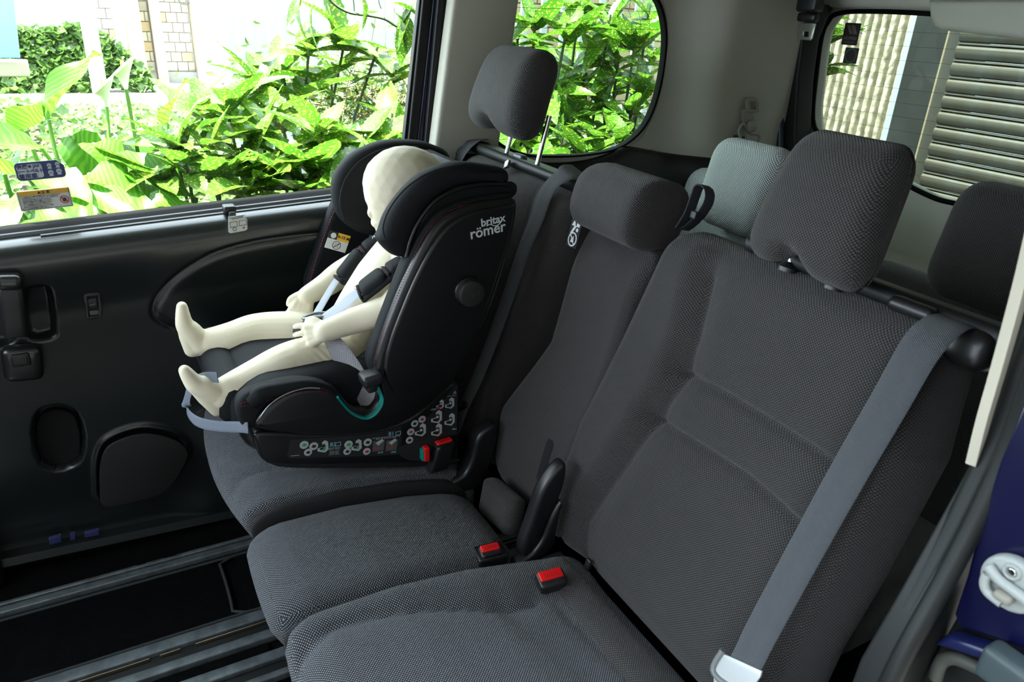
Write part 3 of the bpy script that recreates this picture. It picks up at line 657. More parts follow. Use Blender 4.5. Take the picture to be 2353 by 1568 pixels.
c_in = zpx(((668, 1560), (700, 1505), (760, 1460), (860, 1430), (1000, 1404), (1120, 1392), (1200, 1380), (1232, 1362)), .40)
c_cr = zpx(((1150, 1402), (1250, 1470), (1330, 1530), (1400, 1600)), .385)
c_bk = zpx(((1300, 1335), (1400, 1440), (1560, 1600)), .35)
c_bk2 = zpx(((1240, 1362), (1330, 1450), (1480, 1600)), .36)
def hc_near(x, y):
    P = np.stack([x, y], 1); h = groove(P, [c_in], .006, .006, .006, .022)+groove(P, [c_cr], .002, .01, .004, .03)+groove(P, [c_bk2], .002, .008, .003, .02)
    h += .012*sstep(0, .06, y-np.interp(x, [q[0] for q in c_in], [q[1] for q in c_in]))
    return h
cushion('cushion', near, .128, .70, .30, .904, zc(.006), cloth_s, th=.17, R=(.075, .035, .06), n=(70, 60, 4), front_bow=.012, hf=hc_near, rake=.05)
boxw('side_cover', (.44, .30, .24), (.28, .02, .12), .015, plast, near)
boxw('seat_base', (.45, .62, .11), (.22, .24, .10), .02, rubber, near)
# --- centre seat
cen = thing('bench_seat', 'narrow centre seat with low roll headrest between the two outer seats', 'car seat', (.42, 1.04, -.01), 'second-row seats')
_l = sorted([bp(p) for p in ((1150, 930), (1130, 1040), (1132, 1095))], key=lambda q: q[1]); cl_ = lin(_l+[(1.156, .35), (1.160, .65)]) if _l[-1][1] < .34 else lin(_l+[(1.166, .65)]); cr_ = lambda s: np.interp(s, [-.05, .02, .15, .3, .65], [.965, .960, .950, .945, .938])
def hf_c(y, s): return .012*np.exp(-((s-.15)/.12)**2)-.012*np.exp(-((s-.53)/.05)**2)*0-.02*sstep(.50, .62, s)+groove(np.stack([y, s], 1), [[(1.0, .0), (1.02, .02)]], 0, .01, 0, .01)
backrest('backrest', cen, cl_, cr_, -.015, .60, cloth_b, th=.12, R=(.028, .05, .045), hf=hf_c, n=(30, 60, 2))
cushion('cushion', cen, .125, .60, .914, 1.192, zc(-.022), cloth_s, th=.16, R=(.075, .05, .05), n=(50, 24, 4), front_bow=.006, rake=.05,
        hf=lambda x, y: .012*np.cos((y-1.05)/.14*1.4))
cushion('side_gusset', cen, .133, .60, .893, .927, zc(-.020), black_cloth, th=.15, R=(.075, .012, .05), n=(30, 2, 3), rake=.05)
boxw('seat_base', (.45, 1.05, .11), (.20, .12, .10), .02, rubber, cen)
# cloth flap in the gap
fp = [onP(p, NB, OB@NB+.06) for p in ((1122, 1104), (1206, 1176), (1166, 1230), (1086, 1148))]
fc = sum(fp)/4
boxw('cloth_flap', fc+NB*-.01, (.064, .022, .040), (.02, .02, .012), cloth_b, cen, (8, 2, 4), axes=(nrm(fp[1]-fp[0])*1.0, NB, nrm(np.cross(nrm(fp[1]-fp[0]), NB))))
# --- far seat
far = thing('bench_seat', 'far seat by the sliding door carrying the child seat, tall headrest on chrome posts', 'car seat', (.42, 1.45, -.01), 'second-row seats')
fR = sorted([bp(p) for p in ((1330, 470), (1255, 660), (1190, 800), (1140, 930), (1135, 1060))], key=lambda q: q[1]); print('FAR R', fR)
def hf_f(y, s):
    P = np.stack([y, s], 1)
    l = [bp(p) for p in ((1265, 385), (1230, 420), (1190, 560), (1140, 700), (1090, 850))]
    return groove(P, [l], .003, .006, .006, .03)+.012*sstep(.03, .10, np.abs(y-1.42)-.05)
backrest('backrest', far, lambda s: 1.69+0*s, lin([(q[0]+.010, q[1]) for q in fR]), -.01, .645, cloth_b, th=.12, R=(.035, .05, .045), hf=hf_f, n=(70, 70, 2))
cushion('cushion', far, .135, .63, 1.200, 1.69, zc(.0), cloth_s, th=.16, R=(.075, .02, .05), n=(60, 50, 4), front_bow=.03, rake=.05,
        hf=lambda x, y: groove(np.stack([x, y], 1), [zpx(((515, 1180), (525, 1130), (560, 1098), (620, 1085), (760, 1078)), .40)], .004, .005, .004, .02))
cushion('side_gusset', far, .140, .60, 1.186, 1.212, zc(-.010), black_cloth, th=.15, R=(.075, .008, .05), n=(30, 2, 3), rake=.05)
boxw('seat_base', (.45, 1.45, .11), (.20, .22, .10), .02, rubber, far)
# --- rounded headrests
def headrest(parent, yc, c0, w, h, th, fwd, m, notch=True, k=1.0, tilt=.10, edge_m=None, side_in=.0):
    """c0 = s height of the centre, fwd = distance of the face in front of the seat-back plane"""
    V, d, F = rbox((w/2, h/2, th/2), (.038*k, .055*k, .045*k), (16, 14, 3))
    a, b, c = V.T
    y = a*(1+.10*(b/(h/2))*-1)          # slightly wider at the foot
    c = c+.012*(1-(b/(h/2))**2)*np.sign(c)*(c > 0)-.010*(a/(w/2))**2*(c > 0)
    if notch:   # recess at the bottom edge for the guide
        nz_ = np.exp(-((a-.06*w)/(w*.12))**2)*sstep(-h*.25, -h*.5, b); b = b+nz_*h*.13
    c = c-tilt*b
    s = c0+b; t = fwd-th/2+c
    W = OB+np.outer(yc+y, [0, 1, 0])+np.outer(s, UB)+np.outer(t, NB)
    det = np.linalg.det(np.array([[0, 1, 0], UB, NB]))
    return meshobj('headrest', W, F if det > 0 else [f[::-1] for f in F], m, parent)
def posts(parent, hr, yc, dy, s0, s1, t):
    for q in (-1, 1):
        a = OB+np.array([0, yc+q*dy, 0])+UB*s0+NB*t; b = a+UB*(s1-s0)
        tube('headrest_post', [a, (a+b)/2, b], .0055, chrome, hr, 10, 3)
        bm = bmesh.new(); sweep_bm(bm, [a+UB*.0, a+UB*.006, a+UB*.010, a+UB*.014], [.016, .016, .011, .008], 14); bmobj('guide_collar', bm, gloss, parent)
yh, sh_ = bp((1170, 207), .02); hr = headrest(far, yh, sh_, .232, .190, .088, .055, cloth_b, k=.85); posts(far, hr, 1.468, .070, .645, .77, -.03)
yh, sh_ = bp((1900, 474), .02); hr = headrest(near, yh, sh_, .180, .186, .064, .045, cloth_b, k=.72); posts(near, hr, yh+.02, .040, .648, .72, -.03)
# centre: low roll
V, d, F = rbox((.1, .062, .066), (.02, .05, .055), (8, 4, 4)); a, b, c = V.T
b = b+.0*a; W = OB+np.outer(1.045+a, [0, 1, 0])+np.outer(.655+b-.10*c, UB)+np.outer(-.012+c, NB)
hc = meshobj('headrest', W, [f[::-1] for f in F] if np.linalg.det(np.array([[0, 1, 0], UB, NB])) < 0 else F, cloth_b, cen)
tube('piping', [OB+np.array([0, .957, 0])+UB*(.655+.050*math.sin(t))+NB*(-.012+.056*math.cos(t)) for t in np.linspace(0, 2*math.pi, 18, endpoint=False)], .0022, cloth_b, hc, 6, 3, True)
# --- hinge covers between the seats (glossy black)
def cover(parent, pts, wid, th, m=gloss, name='hinge_cover', Y0=None):
    P = [onY(p, y) for p, y in pts]; return ribbon(name, P, (0, 1, 0), wid, th, m, parent, 10)
def chunk(name, parent, px, Y, wy, m, bev=.012):
    return plate(name, [tuple(x) for x in crv(pY(px, Y), 4)], XZ(Y), wy, m, parent, bev, res=3)
chunk('hinge_cover', far, [(1112, 992), (1140, 978), (1146, 1000), (1132, 1055), (1116, 1100), (1092, 1126), (1030, 1140), (1020, 1132), (1040, 1110), (1070, 1090), (1088, 1050), (1096, 1015)], 1.195, .04, gloss, .009)
0 and chunk('hinge_bracket', cen, [(1125, 1050), (1150, 1060), (1140, 1100), (1115, 1130), (1092, 1150), (1080, 1140)], 1.180, .02, plast, .004)
chunk('hinge_cover', near, [(1280, 1082), (1302, 1068), (1302, 1100), (1290, 1140), (1262, 1195), (1243, 1242), (1222, 1276), (1202, 1286), (1202, 1258), (1222, 1200), (1247, 1130)], .922, .030, gloss, .009)
chunk('hinge_bracket', near, [(1293, 1155), (1282, 1220), (1272, 1260), (1230, 1302), (1195, 1312), (1190, 1300), (1225, 1275), (1250, 1240), (1270, 1190)], .915, .03, gloss, .008)
boxw('recliner_cover', onP((1268, 1060), NB, OB@NB-.005), (.022, .014, .050), .012, black_cloth, near, axes=(NB, (0, 1, 0), UB))
boxw('recliner_cover', OB+np.array([.0, 1.195, 0])+UB*.10-NB*.05, (.03, .012, .10), .015, black_cloth, far, axes=(NB, (0, 1, 0), UB))
# gap liners between the backs
for par, yy in ((near, .916),):
    slabc = OB+np.array([0, yy, 0])+UB*.34-NB*.11
    boxw('gap_liner', slabc, (.045, .022, .27), .01, black_cloth, par, axes=(NB, (0, 1, 0), UB))
# shoulder plastic pieces and belt guides
gs = onP((2190, 735), NB, OB@NB-.02)
boxw('shoulder_trim', OB+np.array([0, .52, 0])+UB*.665-NB*.055, (.26, .03, .012), .011, rubber, near, (6, 1, 1), axes=((0, 1, 0), NB, UB))
q = onP((2108, 712), NB, OB@NB-.03); boxw('belt_guide', q, (.030, .022, .010), .009, gloss, near, axes=((0, 1, 0), NB, UB))
q = onP((2240, 800), NB, OB@NB-.04); boxw('belt_guide', q, (.028, .028, .024), .018, gloss, near, axes=((0, 1, 0), NB, UB))
boxw('shoulder_trim', OB+np.array([0, 1.44, 0])+UB*.652-NB*.055, (.26, .045, .012), .011, rubber, far, (6, 1, 1), axes=((0, 1, 0), NB, UB))
q = onP((1090, 330), NB, OB@NB-.05); boxw('belt_guide', q, (.05, .03, .012), .011, gloss, far, axes=((0, 1, 0), NB, UB))
# small stuff on the far seat top: metal clip
q = onP((1195, 362), NB, OB@NB-.035); boxw('top_clip', q, (.020, .010, .008), .006, railm, far, axes=((0, 1, 0), NB, UB))
q = onP((1165, 378), NB, OB@NB-.0); boxw('top_hook', q, (.010, .004, .010), .003, steel, far, axes=(nrm((0, 1, -.4)), NB, UB))
boxw('backrest_button', onP((1352, 1296), NB, OB@NB+.012), (.007, .010, .004), .0035, plast, near, axes=((0, 1, 0), UB, NB))
# warning tag by the centre seat
q = onP((1319, 537), NB, OB@NB+.004); tg = thing('warning_tag', 'small black tag with white warning icons in the gap beside the centre headrest', 'tag', q)
TA = nrm(onP((1340, 514), NB, OB@NB+.004)-onP((1318, 505), NB, OB@NB+.004)); TB = nrm(onP((1328, 506), NB, OB@NB)-onP((1306, 565), NB, OB@NB)); TB = nrm(TB-(TB@TA)*TA)
TW = .5*np.linalg.norm(onP((1342, 512), NB, OB@NB)-onP((1318, 505), NB, OB@NB)); TH = .5*np.linalg.norm(onP((1328, 506), NB, OB@NB)-onP((1306, 565), NB, OB@NB))
TN = np.cross(TA, TB); frT = lambda dx, dz, e=.0008: (q+TA*dx*TW+TB*dz*TH+TN*e, TA, TB, TN)
plate('sheet', rrect(TW, TH, .002), frT(0, 0, 0), .0012, mat('tag_black', (.012, .013, .018), .6), tg)
plate('icon_triangle', [(-TW*.38, -TW*.3), (TW*.38, -TW*.3), (0, TW*.4)], frT(-.35, .72), .0005, white, tg)
plate('icon_book', rrect(TW*.28, TW*.3, .001), frT(.45, .72), .0005, white, tg)
plate('icon_person', [(-TW*.6, -TW*.5), (-TW*.3, -TW*.45), (TW*.1, TW*.1), (TW*.3, TW*.5), (-.1*TW, TW*.45), (-.35*TW, 0)], frT(-.1, .25), .0005, white, tg)
plate('icon_head', disc(TW*.22, 14), frT(.45, .30), .0005, white, tg)
plate('icon_ring', disc(TW*.80, 24), frT(0, -.42), .0005, white, tg, holes=[disc(TW*.64, 24)])
tube('icon_bar', [q+TB*-.42*TH+(-TA+TB)*TW*.5+TN*.001, q+TB*-.42*TH+(TA-TB)*TW*.5+TN*.001], .0012, white, tg, 4, 2)
plate('icon_child', [(-TW*.3, -TW*.35), (TW*.3, -TW*.3), (.1*TW, TW*.4), (-.2*TW, TW*.1)], frT(0, -.42), .0005, white, tg)

# --- belt buckles
def buckle(label, c, up, right, sc, tall, open_):
    up, right = nrm(up), nrm(right); fw = np.cross(right, up)
    t = thing('belt_buckle', label, 'buckle', c, 'red-button buckles')
    boxw('housing', np.array(c), (.017*sc, .011*sc, tall), .006, plast, t, axes=(right, fw, up))
    boxw('release_button', np.array(c)+up*(tall-.003)+fw*.003*sc*(-1), (.0145*sc, .0062*sc, .006), .003, redp, t, axes=(right, fw, up))
    if open_: boxw('tongue_slot', np.array(c)+up*(tall-.001)+fw*.009*sc, (.013*sc, .0025, .002), .0012, rubber, t, axes=(right, fw, up))
    text('raised_text', 'PRESS', np.array(c)+up*(tall+.0033)-fw*.003*sc, right, fw, .0075*sc, mat('red_raised', (.5, .01, .01), .4), t, ext=.0003)
    return t
bR = lambda a, b, z: nrm(onZ(b, z)-onZ(a, z))
c1 = onY((1012, 1048), 1.215); buckle('upright black buckle with red button beside the child seat base', c1, (.25, -.08, 1), bR((1002, 1030), (1042, 1018), .42), 1.25, .034, True)
boxw('rear_roll', (.612, .60, .352), (.034, .285, .030), .029, cloth_b, near, (2, 20, 2))
c2 = onZ((1127, 1264), .368); buckle('small red-button buckle sunk at the rear of the centre cushion', c2-np.array([0, 0, .018]), (-.12, -.25, 1), bR((1105, 1272), (1155, 1260), .38), 1.25, .026, True)
c3 = onZ((1266, 1330), .385); buckle('largest red-button buckle, beside the near cushion corner', c3-np.array([0, 0, .014]), (-.2, -.35, 1), bR((1243, 1330), (1298, 1315), .39), 1.5, .030, False)
# recessed frame round the centre buckle
boxw('buckle_pocket', c2+np.array([0, 0, -.012]), (.030, .022, .012), .006, gloss, cen, axes=(bR((1105, 1272), (1155, 1260), .38), nrm(np.cross((0, 0, 1), bR((1105, 1272), (1155, 1260), .38))), (0, 0, 1)))
# --- seat belts
nb = thing('seat_belt', 'wide grey seat belt running diagonally down the near seat back', 'seat belt', onP((1950, 1000), NB, OB@NB+.02))
off = lambda t: OB@NB+t
PN = [onP((2215, 735), NB, off(-.045)), onP((2170, 745), NB, off(.002)), onP((2115, 800), NB, off(.030)), onP((2040, 930), NB, off(.036)), onP((1950, 1085), NB, off(.040)), onP((1850, 1265), NB, off(.045)), onP((1750, 1450), NB, off(.058)), onP((1715, 1520), NB, off(.065)), onP((1660, 1620), NB, off(.08))]
SD = [nrm(onP((2240, 760), NB, off(0))-onP((2150, 725), NB, off(0)))]*2+[nrm(onP(b, NB, off(.03))-onP(a, NB, off(.03))) for a, b in (((2075, 775), (2160, 830)), ((1985, 905), (2095, 960)), ((1890, 1060), (2000, 1110)), ((1795, 1240), (1905, 1290)), ((1700, 1430), (1800, 1475)), ((1665, 1500), (1765, 1545)), ((1610, 1600), (1710, 1640)))]
ribbon('webbing', PN, SD, .047, .0014, webm, nb, 12)
tc_ = onP((1692, 1545), NB, off(.072)); SDv = SD[-2]; DN = nrm(PN[-1]-PN[-3])
TAx = (SDv, DN, nrm(np.cross(SDv, DN)))
plate('tongue', [(-.032, -.016), (.032, -.016), (.034, -.008), (.030, .020), (.012, .05), (-.012, .05), (-.034, .010), (-.034, -.010)], (tc_, SDv, DN, nrm(-np.cross(SDv, DN)) if (np.cross(SDv, DN)@_f) > 0 else nrm(np.cross(SDv, DN))), .004, mat('tongue_grey', (.55, .57, .58), .35, metal=.3), nb, .0015)
tube('tongue_grip', [tc_-SDv*.034-DN*.02, tc_-SDv*.033+DN*.012, tc_+SDv*.0+DN*.022, tc_+SDv*.034+DN*.01], .0045, mat('grip_grey', (.16, .17, .17), .4), nb, 8, 5)
fb = thing('seat_belt', 'grey seat belt down the far seat back, running behind the child seat', 'seat belt', onP((1200, 560), NB, OB@NB+.02))
PF = [onP((1335, 395), NB, off(-.06)), onP((1303, 398), NB, off(-.008)), onP((1262, 430), NB, off(.018)), onP((1235, 500), NB, off(.022)), onP((1205, 570), NB, off(.026)), onP((1150, 730), NB, off(.04)), onP((1100, 860), NB, off(.055)), onP((1065, 935), NB, off(.065)), onP((1045, 990), NB, off(.06))]
SF = [nrm(onP((1320, 420), NB, off(0))-onP((1290, 385), NB, off(0)))]*2+[nrm(onP(b, NB, off(.02))-onP(a, NB, off(.02))) for a, b in (((1238, 415), (1285, 425)), ((1214, 490), (1256, 505)), ((1186, 560), (1226, 575)), ((1132, 725), (1170, 738)), ((1085, 850), (1118, 862)), ((1050, 930), (1080, 940)), ((1035, 985), (1060, 995)))]
ribbon('webbing', PF, SF, [.052, .05, .047, .047, .047, .047, .045, .04, .04], .0014, webm, fb, 10)
tube('tongue_loop', [onP(p, NB, off(.07)) for p in ((1048, 946), (1062, 940), (1072, 932), (1064, 925))], .0035, gloss, fb, 8, 4)
# upper-left strap over the far seat shoulder
st2 = thing('seat_belt', 'short grey belt end over the far seat shoulder by the pillar', 'seat belt', onP((1070, 335), NB, OB@NB))
ribbon('webbing', [onP((1105, 318), NB, off(-.06)), onP((1088, 325), NB, off(-.015)), onP((1066, 345), NB, off(.008)), onP((1045, 375), NB, off(.012)), onP((1020, 420), NB, off(.012))], nrm(onP((1105, 325), NB, off(0))-onP((1072, 320), NB, off(0))), .047, .0014, web_dark, st2, 8)
# grab strap loop
gl_ = thing('grab_strap', 'black looped webbing strap standing up beside the centre headrest', 'strap', onP((1570, 520), NB, OB@NB-.03))
ribbon('webbing', [onP(p, NB, off(-.035)) for p in ((1562, 525), (1582, 492), (1598, 450), (1606, 430), (1618, 427), (1630, 440), (1628, 465), (1610, 495), (1585, 520), (1572, 528))], NB, .022, .0022, mat('strap_black', (.02, .02, .026), .7), gl_, 8)
boxw('snap_stud', onP((1594, 494), NB, off(-.02)), (.007, .007, .003), .003, plast, gl_, axes=((0, 1, 0), UB, NB))
# --- third row
def third(label, X0, pxhr, yc, w, hz, shy, shz, m, far_):
    t = thing('rear_bench_seat', label, 'car seat', (X0+.1, yc, -.01), 'third-row seats')
    U3 = np.array([.22, 0, .975]); U3 = U3/np.linalg.norm(U3); N3 = np.array([-U3[2], 0, U3[0]])
    A3 = ((0, 1, 0), U3, N3); det = np.linalg.det(np.array(A3))
    def rb(name, y, z, hw, hh, ht, R, nn=(8, 8, 3), parent=t, warp=None):
        V, d, F = rbox((hw, hh, ht), R, nn)
        if warp is not None: V = warp(V)
        return meshobj(name, np.array([X0, y, z])+V@np.array(A3, float), F if det > 0 else [f[::-1] for f in F], m, parent)
    rb('backrest', shy, shz-.28, w/2, .28, .06, (.06, .06, .05), warp=lambda V: V)
    h = rb('headrest', yc, hz, .125, .115, .05, (.05, .06, .045)); h.location += Vector((-.05, 0, 0))
    boxw('cushion', (X0-.25, shy, .28), (.24, w/2, .07), .05, m, t, (4, 6, 2))
    boxw('seat_base', (X0-.1, shy, .10), (.2, w/2-.05, .10), .02, rubber, t)
    return t
E3 = 1.50
third('far third-row seat with cloth coloured light grey for the sun through the quarter window', E3, None, onX((1712, 432), 1.45)[1], .50, onX((1712, 432), 1.45)[2], 1.40, onX((1600, 392), E3)[2]+.01, cloth_3_sunlit, True)
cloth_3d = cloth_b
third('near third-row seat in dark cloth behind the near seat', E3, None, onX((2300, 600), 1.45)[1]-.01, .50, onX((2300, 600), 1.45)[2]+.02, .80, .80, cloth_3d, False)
# ================================================================== CHILD SEAT
neo = mat('dark_neoprene', (.006, .0075, .0095), .72, bump=(900, .25), spec=.25)
neo2 = mat('black_liner', (.008, .008, .009), .85, bump=(900, .3))
shellp = mat('child_seat_plastic', (.006, .006, .0065), .30, bump=(800, .12))
redst = mat('red_thread', (.22, .01, .018), .6)
teal = mat('teal_plastic', (.0, .22, .19), .4)
mesh3d = weave('spacer_mesh', (.02, .02, .022), (.22, .24, .26), .0045, -.1, .5)
strapg = weave('pale_webbing', (.44, .48, .55), (.56, .60, .68), .002, -.6, .6, strength=.5)
lapw = weave('lap_webbing', (.20, .195, .21), (.33, .32, .35), .006, -.6, .6, strength=.4)
YN, YF = 1.205, 1.640
cs = thing('child_car_seat', 'black child car seat with winged headrest strapped on the far seat', 'child seat', (.42, 1.43, .40))
up = np.array([.40, 0, .917]); up /= np.linalg.norm(up); fw = np.array([-up[2], 0, up[0]])
def cp(name, px, Y, th, m, bev=.01, n=5, parent=cs, far_=False, smooth=True):
    o = [tuple(x) for x in (crv(pY(px, Y), n) if smooth else pY(px, Y))]
    return plate(name, o, XZ(Y if not far_ else YF-(Y-YN)+th), th, m, parent, bev, res=3)
side = [(1186, 458), (1150, 460), (1080, 472), (1015, 505), (975, 560), (940, 630), (910, 700), (880, 780), (862, 850), (872, 890), (870, 925), (845, 950), (812, 942), (780, 905), (750, 893), (700, 893), (655, 908), (618, 935), (590, 965), (588, 985), (640, 998), (740, 1004), (850, 1000), (930, 975), (990, 935), (1045, 882), (1080, 815), (1120, 735), (1150, 655), (1175, 565), (1190, 490)]
cp('side_shell', side, YN, .045, shellp, .012)
cp('side_shell', [p for p in side if not (p[0] < 850 and p[1] > 890)]+[], YN, .045, shellp, .012, far_=True)
inner = [(1184, 472), (1150, 476), (1085, 490), (1030, 520), (992, 570), (955, 640), (925, 710), (897, 785), (884, 850), (905, 900), (950, 930), (1000, 905), (1040, 865), (1075, 800), (1112, 725), (1142, 645), (1168, 560), (1182, 500)]
cp('side_panel', inner, YN-.007, .02, shellp, .006)
rimpx = [(1180, 446), (1120, 452), (1065, 465), (1010, 492), (970, 540), (935, 610), (903, 690), (873, 770), (852, 845)]
# fabric liner just inside the shell, with red stitching
lin_out = rimpx+[(900, 900), (1010, 900), (1100, 720), (1160, 560), (1178, 470)]
for f_ in (False, True):
    cp('side_liner', lin_out, YN+.012, .045, neo, .014, far_=f_)
stitches('red_stitching', [onY(p, YN+.009) for p in ((1120, 462), (1060, 474), (1012, 500), (974, 545), (940, 612), (908, 692), (878, 772), (858, 838))], redst, cs, .0007, .0035, .002)
stitches('red_stitching', [np.array([q[0]-.006, YF-.012, q[2]]) for q in [onY(p, YN) for p in ((985, 520), (945, 590), (908, 670), (875, 760), (858, 820))]], redst, cs, .0011, .0045, .002)
# centre back and seat pan
B0 = onY((870, 905), YN)
backp = [(.655, .965), (.60, .955), (.555, .86), (.52, .76), (.49, .66), (.47, .59), (.50, .54), (.60, .60), (.64, .72), (.67, .84)]
plate('back_panel', [tuple(x) for x in crv(backp, 4)], XZ(YN+.04), YF-YN-.08, neo2, cs, .015)
V, d, F = rbox((.185, .178, .05), (.06, .05, .035), (14, 10, 2))
x, y, z = V.T; z = z+.012*np.abs(y/.178)**3*(z > 0)-.028*sstep(-.02, .19, x)+.0*x; 
SEATC = np.array([.335, 1.43, .578])
z = z-.020*sstep(-.10, -.19, x)
meshobj('seat_pad', np.stack([x, y, z], 1)+SEATC, F, neo, cs)
V, d, F = rbox((.12, .11, .012), (.05, .05, .011), (8, 8, 1)); meshobj('mesh_insert', V+np.array([.36, 1.43, .612]), F, mesh3d, cs)
V, d, F = rbox((.10, .19, .06), (.05, .06, .05), (6, 8, 3)); meshobj('pan_shell', V+np.array([.262, 1.43, .535]), F, shellp, cs)
# raised near lip of the seat pad
lip = [onY(p, YN+.012) for p in ((575, 925), (600, 906), (640, 895), (700, 886), (745, 893), (768, 905))]
tube('pad_lip', lip, [.016, .017, .014, .013, .012, .010, .006], neo, cs, 12, 6)
lip2 = [onY(p, YN+.006) for p in ((560, 985), (548, 955), (556, 922), (600, 912), (620, 925), (596, 950), (590, 975))]
cp('pad_front', [(545, 950), (556, 915), (610, 893), (680, 878), (745, 885), (766, 903), (740, 905), (690, 902), (640, 915), (605, 945), (588, 985), (560, 985)], YN+.004, .035, neo, .010)
tube('silver_edge', [onY(p, YN-.002) for p in ((596, 962), (618, 932), (655, 907), (700, 893), (735, 893))], .0012, mat('silver_edge', (.35, .37, .38), .3, metal=.6), cs, 6, 4)
for dy in (0, 7): stitches('red_stitching', [onY((p[0], p[1]+dy), YN+.0005) for p in ((552, 928), (600, 918), (650, 905), (700, 893), (738, 893), (758, 902))], redst, cs, .0007, .0035, .002)
# front of the pad on the far side
boxw('front_roll', (.165, 1.455, .575), (.035, .165, .045), .034, neo, cs, (2, 8, 3))
# teal belt guide, hook, release bit
ribbon('belt_guide', [onY(p, YN+.012) for p in ((770, 905), (795, 935), (820, 950), (842, 951), (862, 935), (872, 910), (862, 880))], (0, 1, 0), .040, .004, teal, cs, 8)
boxw('belt_hook', onY((853, 868), YN+.004), (.021, .02, .012), .008, plast, cs, axes=(nrm((1, 0, .15)), (0, 1, 0), nrm((-.15, 0, 1))))
boxw('belt_hook_stem', onY((848, 878), YN+.004), (.010, .018, .017), .006, plast, cs, axes=(nrm((1, 0, .15)), (0, 1, 0), nrm((-.15, 0, 1))))
# base
basepx = [(586, 998), (590, 1035), (606, 1062), (640, 1072), (760, 1072), (930, 1068), (1040, 1062), (1056, 1040), (1056, 960), (1054, 880), (1010, 900), (940, 960), (850, 990), (740, 996), (640, 992)]
cp('base', basepx, YN+.018, .385, shellp, .010)
cp('base_foot', [(612, 1052), (640, 1075), (760, 1079), (930, 1076), (1046, 1068), (1046, 1052), (900, 1056), (700, 1060)], YN+.026, .37, plast, .006)
cp('connector_recess', [(918, 1030), (925, 1052), (960, 1060), (1012, 1050), (1012, 1012), (960, 1015)], YN+.0165, .006, neo2, .002)
boxw('lock_indicator', onY((979, 1042), YN+.006), (.006, .008, .017), .003, redp, cs); boxw('lock_indicator_rim', onY((973, 1044), YN+.010), (.006, .008, .014), .003, teal, cs)
lab = mat('label_charcoal', (.018, .019, .020), .35); prt = mat('label_print', (.42, .45, .45), .5); prg = mat('label_green', (.04, .30, .12), .5); prr = mat('label_red', (.45, .03, .03), .5); prb = mat('label_cyan', (.25, .50, .62), .5)
YL = YN+.017
cp('instruction_label', [(668, 1010), (740, 1007), (830, 1000), (885, 990), (922, 977), (924, 990), (921, 1038), (914, 1046), (800, 1050), (664, 1054), (660, 1048)], YL, .001, lab, .0, 1, smooth=False)
cp('instruction_label', [(937, 1018), (940, 985), (985, 958), (1020, 922), (1046, 885), (1052, 885), (1050, 998), (990, 1012), (940, 1026)], YL, .001, lab, .0, 1, smooth=False)
YI = YL-.0006; A_ = np.array([1., 0, 0])
def icon(shape, px, m, Y=YI, s=1.0, par=cs):
    c = onY(px, Y); A = nrm(onY((px[0]+10, px[1]-1.2), Y)-c); B = nrm(np.cross(N_, A)) if False else nrm(np.array([-A[2], 0, A[0]]))
    plate('printed_icon', [(a*s, b*s) for a, b in shape], (c, A, B, N_), .0005, m, par); return c, A, B
seatsh = [(-.010, -.006), (.004, -.010), (.010, -.004), (.008, .012), (.002, .016), (-.003, .012), (-.002, .002), (-.011, .000)]
def circ(px, r, m2):
    c, A, B = icon(disc(r, 20), px, prt); plate('printed_icon', [(a*r*60*.9, b*r*60*.9) for a, b in ((-.010, -.004), (.006, -.008), (.010, .004), (-.004, .008))], (c+N_*.0006, A, B, N_), .0004, m2, cs)
def tx(s, px, size, m=prt, Y=YI): 
    c = onY(px, Y); A = nrm(onY((px[0]+10, px[1]-1.0), Y)-c); text('printed_text', s, c+N_*.0004, A, np.array([-A[2], 0, A[0]]), size, m, cs, ext=.0002)
for px, m2 in (((699, 1023), prg), ((721, 1026), lab), ((708, 1040), lab), ((801, 1022), prg), ((845, 1017), lab), ((798, 1038), lab), ((843, 1038), prr)): circ(px, .0078 if px[1] > 1030 else .0085, m2)
for px in ((743, 1030), (820, 1027)): icon(seatsh, px, prt, s=1.05); icon(seatsh, (px[0]-1, px[1]), lab, YI-.0005, s=.55); icon(seatsh, (px[0]+1, px[1]+3), prg, YI-.0006, s=.35)
tx('B2', (765, 1022), .012, prb); tx('i-Size booster seat\n100 cm - 135 cm', (768, 1031), .0032); tx('Specific vehicle\nbooster seat\n135 cm - 150 cm', (768, 1041), .0032)
tx('B1', (899, 997), .012, prb); tx('i-Size booster seat | Specific vehicle booster seat\n100 cm - 135 cm | 135 cm - 150 cm', (887, 1006), .0030); tx('Installation', (678, 1047), .0038)
for px in ((777, 1021), (915, 996)):
    c = onY(px, YI); frameline('printed_icon', c+N_*.0004, np.array([1., 0, 0]), np.array([0, 0, 1.]), .0055, .0042, .0008, prb, cs)
for px in ((870, 1025), (900, 1024)): icon([(-.012, -.012), (.012, -.012), (.012, .012), (-.012, .012)], px, mat('label_grey', (.08, .085, .085), .5) if 'label_grey' not in MATS else MATS['label_grey']); icon([(-.008, .002), (.004, .010), (.009, .006), (-.002, -.004)], (px[0]+2, px[1]-5), prt, YI-.0008); icon([(-.006, .001), (.006, .001), (.006, -.002), (-.006, -.002)], (px[0]-3, px[1]+5), prr, YI-.0008)
tx('click', (874, 1040), .0065, prb); tx('click', (904, 1039), .0065, prb); tx('click', (996, 941), .0065, prb); tx('click', (1044, 986), .0060, prb)
for px, m2 in (((970, 964), prr), ((953, 974), lab), ((944, 993), prr), ((941, 1012), lab)): circ(px, .0080, m2)
tx('A', (1045, 903), .012, prb); tx('76 cm - 105 cm', (1038, 910), .0032)
